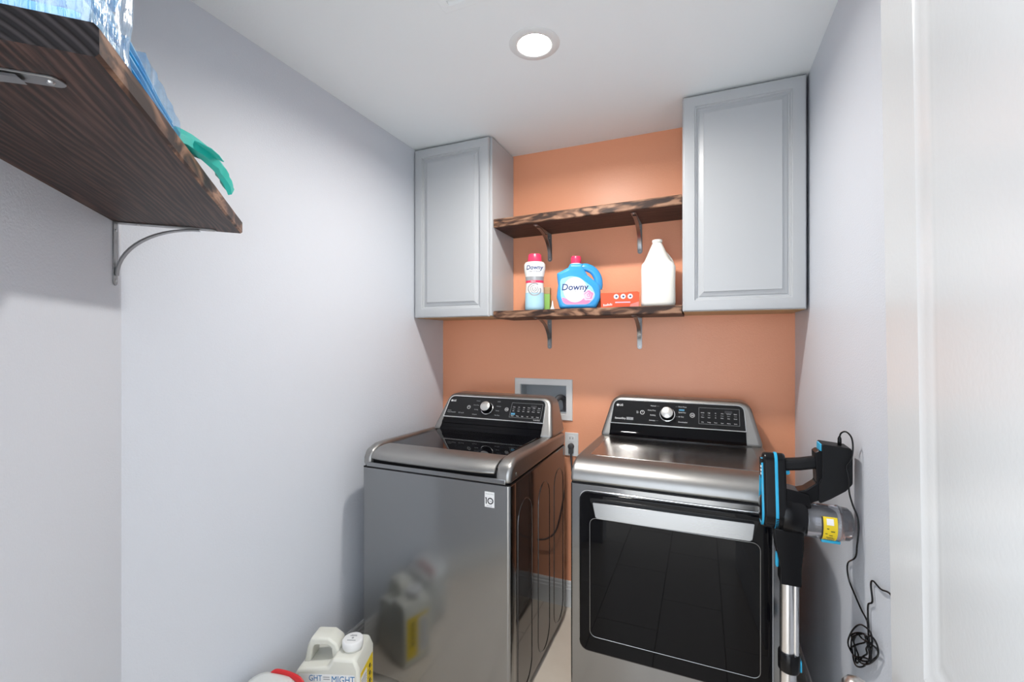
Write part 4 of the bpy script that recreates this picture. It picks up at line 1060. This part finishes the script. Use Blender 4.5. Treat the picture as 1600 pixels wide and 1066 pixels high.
# ------------------------------------------------------------------ cordless stick vacuum by the right wall
VY = 1.47
vc = thing('stick_vacuum', 'black and cyan cordless stick vacuum standing against the right wall', 'vacuum cleaner', (0.227, VY, 0))
def teardrop(r0, zc, r1, zt, grow=0.0, seg=14):
    out = []
    for k in range(seg+1):
        a = R(-200 + 220*k/seg); out.append((VY + (r0+grow)*math.cos(a), zc + (r0+grow)*math.sin(a)))
    for k in range(8+1):
        a = R(10 + 160*k/8); out.append((VY + (r1+grow)*math.cos(a), zt-r1 + (r1+grow)*math.sin(a)))
    return out
bm = new_bm(); prism(bm, teardrop(0.050, 0.950, 0.026, 1.112), 0.160, 0.216, 'x'); hd = finish('motor_housing', bm, 'black', vc, bevel=0.007, seg=3, smooth=50)
def hoop(pts, x0, x1, g0, g1, cx=None):
    """band following an outline in the y-z plane"""
    bm = new_bm(); n = len(pts); c_ = Vector((VY, 0.99))
    def sc(p, g):
        v = Vector(p)-Vector((VY, 0.95 if p[1] < 1.0 else 1.085)); L = v.length; return (VY + v.x*(1+g/L), (0.95 if p[1] < 1.0 else 1.085) + v.y*(1+g/L))
    V = [[bm.verts.new((x, *sc(p, g))) for p in pts] for x, g in ((x0, g0), (x0, g1), (x1, g1), (x1, g0))]
    for q in range(4):
        A, B = V[q], V[(q+1) % 4]
        for k in range(n): bm.faces.new((A[k], A[(k+1) % n], B[(k+1) % n], B[k]))
    return bm
td = teardrop(0.050, 0.950, 0.026, 1.112)
finish('cyan_trim', hoop(td, 0.1880, 0.1955, -0.004, 0.0022), 'vblue', hd, bevel=0.001, seg=1)
finish('cyan_trim', hoop(teardrop(0.044, 0.950, 0.020, 1.094), 0.1555, 0.1625, -0.006, 0.0015), 'vblue', hd, bevel=0.001, seg=1)
bm = new_bm(); lathe(bm, [(0.037, 0.161), (0.036, 0.156), (0.028, 0.1525), (0.010, 0.1505)], 32, (0, VY, 0.950), 'x'); finish('filter_cover', bm, 'black', hd, smooth=60)
bm = new_bm()
for i in range(3): box(bm, 0.1535, 0.1560, VY-0.024, VY-0.017, 1.052+i*0.010, 1.057+i*0.010)
finish('indicator_light', bm, 'ink', hd)
bm = new_bm(); prism(bm, [(VY-0.020+0.040*u_, z) for u_, z in ((0, 1.040), (1, 1.040), (0.95, 1.094), (0.05, 1.094))], 0.1545, 0.1605, 'x'); finish('display_face', bm, 'panel', hd, bevel=0.002)
for i in range(16):       # vent slots on the lower half of the second trim
    a = R(180 + 10 + i*6.0); y = VY + 0.0525*math.cos(a); z = 0.950 + 0.0525*math.sin(a)
    bm = new_bm(); box(bm, 0.1885, 0.1975, -0.0012, 0.0012, -0.0008, 0.0008); bm.transform(Matrix.Translation((0, y, z)) @ Matrix.Rotation(a-R(90), 4, 'X'))
    finish('vent_slot', bm, 'blackm', hd)
bm = new_bm(); lathe(bm, [(0.050, 0.205), (0.0515, 0.215), (0.0515, 0.250), (0.049, 0.262), (0.044, 0.266)], 36, (0, VY, 0.945), 'x'); prism(bm, [(0.206, 0.95), (0.206, 1.022), (0.236, 1.018), (0.270, 1.010), (0.275, 0.975)], VY-0.030, VY+0.030, 'y'); finish('cyclone_body', bm, 'black', vc, bevel=0.003, smooth=50)
bm = new_bm(); prism(bm, round_poly([(0.206, 1.064), (0.206, 1.097), (0.250, 1.103), (0.296, 1.114), (0.296, 1.080), (0.252, 1.070)], [0, 0, 0.02, 0, 0, 0.02], 4), VY-0.016, VY+0.016, 'y'); finish('handle', bm, 'blackm', vc, bevel=0.009, seg=3, smooth=50)
bm = new_bm(); prism(bm, round_poly([(0.211, 1.068), (0.226, 1.070), (0.228, 1.058), (0.222, 1.054), (0.209, 1.057)], 0.002, 2), VY-0.008, VY+0.008, 'y'); finish('trigger', bm, 'vblue', vc, bevel=0.002)
bm = new_bm(); prism(bm, round_poly([(0.284, 1.126), (0.292, 1.132), (0.306, 1.132), (0.306, 1.030), (0.300, 1.000), (0.262, 0.980), (0.232, 1.012), (0.262, 1.022), (0.288, 1.044)], [0.003, 0.003, 0, 0, 0, 0.01, 0.006, 0.012, 0.01], 4), VY-0.024, VY+0.024, 'y'); finish('frame_arm', bm, 'black', vc, bevel=0.006, seg=2, smooth=50)
bm = new_bm(); prism(bm, round_poly([(0.299, 1.152), (0.362, 1.146), (0.3665, 1.138), (0.3665, 1.052), (0.352, 1.032), (0.315, 1.004), (0.292, 0.990), (0.292, 1.045), (0.299, 1.060)], [0.004, 0.004, 0.004, 0.012, 0.01, 0.004, 0.004, 0, 0], 4), VY-0.032, VY+0.032, 'y'); bt = finish('battery_pack', bm, 'blackm', vc, bevel=0.004, seg=2, smooth=50)
bm = new_bm(); box(bm, 0.296, 0.3025, VY-0.022, VY+0.022, 1.130, 1.150); finish('release_button', bm, 'vblue', bt, bevel=0.0015)
bm = new_bm(); lathe(bm, [(0.0455, 0.264), (0.0465, 0.270), (0.0455, 0.335), (0.0475, 0.337), (0.0475, 0.342), (0.0455, 0.344), (0.043, 0.362), (0.036, 0.370)], 40, (0, VY, 0.935), 'x'); cupo = finish('dust_cup', bm, 'cup', vc, smooth=60)
bm = new_bm(); lathe(bm, [(0.020, 0.266), (0.024, 0.270), (0.024, 0.325), (0.018, 0.340)], 28, (0, VY, 0.938), 'x')
M['cyc'] = mat('cyclone_grey', (0.23, 0.23, 0.25), 0.35, 0.3)
finish('cyclone_filter', bm, 'cyc', cupo, smooth=60)
bm = new_bm(); box(bm, 0.300, 0.344, VY-0.014, VY+0.014, 0.8815, 0.8895); finish('cup_latch', bm, 'vblue', cupo, bevel=0.002)
# yellow caution label wrapped on the cup
bm = new_bm(); rr = 0.0468; G = []
for i in range(2):
    G.append([bm.verts.new((0.2945 + i*0.036, VY - rr*math.cos(a), 0.935 + rr*math.sin(a))) for a in [R(-72 + k*9.6) for k in range(12)]])
for k in range(11): bm.faces.new((G[0][k], G[1][k], G[1][k+1], G[0][k+1]))
yl = finish('caution_label', bm, 'yellow', cupo, smooth=60)
def on_cup(name, x0, x1, a0, a1, mi, off):
    bm = new_bm(); n = max(2, int((a1-a0)/6)+1)
    A = [bm.verts.new((x0, VY-(rr+off)*math.cos(R(a0+(a1-a0)*k/n)), 0.935+(rr+off)*math.sin(R(a0+(a1-a0)*k/n)))) for k in range(n+1)]
    B = [bm.verts.new((x1, v.co.y, v.co.z)) for v in A]
    for k in range(n): bm.faces.new((A[k], B[k], B[k+1], A[k+1]))
    return finish(name, bm, mi, yl, smooth=60)
on_cup('label_side_bar', 0.2945, 0.2985, -72, 33, 'inkk', 0.0003)
on_cup('label_patch', 0.306, 0.322, 8, 28, 'labelw', 0.0003)
for i, (a, x0, x1) in enumerate(((-6, 0.306, 0.311), (-14, 0.315, 0.324), (-24, 0.303, 0.308), (-30, 0.312, 0.320), (-40, 0.306, 0.322), (-47, 0.309, 0.326), (-58, 0.303, 0.326))):
    on_cup('printed_line', x0, x1, a, a+3, 'inkk', 0.0003)
bm = new_bm(); prism(bm, round_poly([(0.186, 0.905), (0.258, 0.905), (0.258, 0.860), (0.2525, 0.800), (0.2525, 0.752), (0.2015, 0.752), (0.2015, 0.800), (0.190, 0.860)], [0, 0, 0, 0.02, 0.003, 0.003, 0.02, 0], 4), VY-0.026, VY+0.026, 'y'); nk = finish('neck', bm, 'black', vc, bevel=0.012, seg=3, smooth=50)
bm = new_bm(); box(bm, 0.1925, 0.2000, VY-0.012, VY+0.006, 0.792, 0.832); finish('release_button', bm, 'vblue', nk, bevel=0.003)
bm = new_bm(); lathe(bm, [(0.0205, 0.10), (0.0205, 0.760)], 32, (0.224, VY, 0)); lathe(bm, [(0.0085, 0.535), (0.0085, 0.760)], 16, (0.2405, VY-0.010, 0)); finish('wand', bm, 'alu', vc, smooth=50)
bm = new_bm(); lathe(bm, [(0.026, 0.505), (0.0275, 0.508), (0.0275, 0.553), (0.026, 0.556)], 32, (0.2265, VY, 0)); cl = finish('wand_clip', bm, 'black', vc, smooth=50)
bm = new_bm(); box(bm, 0.2515, 0.2565, VY-0.010, VY+0.006, 0.508, 0.540); finish('clip_button', bm, 'vblue', cl, bevel=0.002)
bm = new_bm(); prism(bm, round_poly([(0.115, 0.0), (0.345, 0.0), (0.345, 0.035), (0.325, 0.055), (0.135, 0.055), (0.115, 0.035)], 0.008, 3), 1.375, 1.475, 'y'); fh = finish('floor_head', bm, 'black', vc, bevel=0.006, seg=2)
bm = new_bm(); lathe(bm, [(0.025, 0.045), (0.024, 0.125)], 24, (0.224, VY-0.015, 0)); finish('floor_head_joint', bm, 'black', vc)

# charging cord hanging on the wall
cw = XR - 0.006
cc = thing('charging_cord', 'thin black charging cord with a tangled coil on the right wall', 'cord', (cw, 1.40, 0.59))
bm = new_bm(); lathe(bm, [(0.0032, 1.147), (0.0050, 1.150), (0.0046, 1.166), (0.0025, 1.172)], 12, (0.3435, VY-0.005, 0)); finish('charging_plug', bm, 'black', cc)
main = [(0.3435, VY-0.005, 1.170), (0.346, VY-0.010, 1.182), (0.354, VY-0.022, 1.188), (0.3625, VY-0.034, 1.176), (0.3645, VY-0.039, 1.150), (0.3600, VY-0.041, 1.118), (0.3500, VY-0.040, 1.100), (0.3545, VY-0.042, 1.070), (0.3560, VY-0.040, 1.035), (0.3640, VY-0.040, 1.000), (0.3720, VY-0.046, 0.975), (0.3740, VY-0.050, 0.945), (0.3700, VY-0.052, 0.900), (cw-0.008, VY-0.030, 0.86), (cw, 1.540, 0.800), (cw, 1.530, 0.762), (cw, 1.470, 0.745), (cw, 1.420, 0.735), (cw, 1.376, 0.730), (cw, 1.366, 0.700), (cw, 1.352, 0.655)]
bm = new_bm(); tube(bm, smooth_path(main, 5), 0.0021, 7); finish('cord', bm, 'black', cc, smooth=70)
rnd = random.Random(11); coil = []
for i in range(52):
    a = i*2*math.pi/10.3 + 0.6; k = 0.92 + 0.20*math.sin(i*0.73); sq = 1 if i % 17 < 11 else 0.62
    c0 = math.cos(a)*k*sq; s0 = math.sin(a)*k*(1 if i % 13 < 9 else 0.55)
    coil.append((cw - 0.003 - 0.006*(0.5+0.5*math.sin(i*1.9)), 1.398 - 0.100*c0 + 0.008*math.sin(i*0.5), 0.650 + 0.060*c0 + 0.046*s0 + 0.006*math.cos(i*0.37)))
bm = new_bm(); tube(bm, smooth_path([main[-1]] + coil, 4), 0.0021, 7); finish('coil', bm, 'black', cc, smooth=70)
bm = new_bm(); tube(bm, smooth_path([(cw, 1.366, 0.715), (cw, 1.372, 0.752), (cw, 1.368, 0.778), (cw, 1.340, 0.800), (cw, 1.350, 0.835), (cw, 1.335, 0.852), (cw, 1.285, 0.858), (cw, 1.20, 0.875), (cw, 1.08, 0.80), (cw, 1.04, 0.45)], 6), 0.0021, 7); finish('cord', bm, 'black', cc, smooth=70)
bm = new_bm(); box(bm, cw-0.018, XR-0.0005, 1.02, 1.06, 0.40, 0.455); finish('charger_brick', bm, 'black', cc, bevel=0.004)
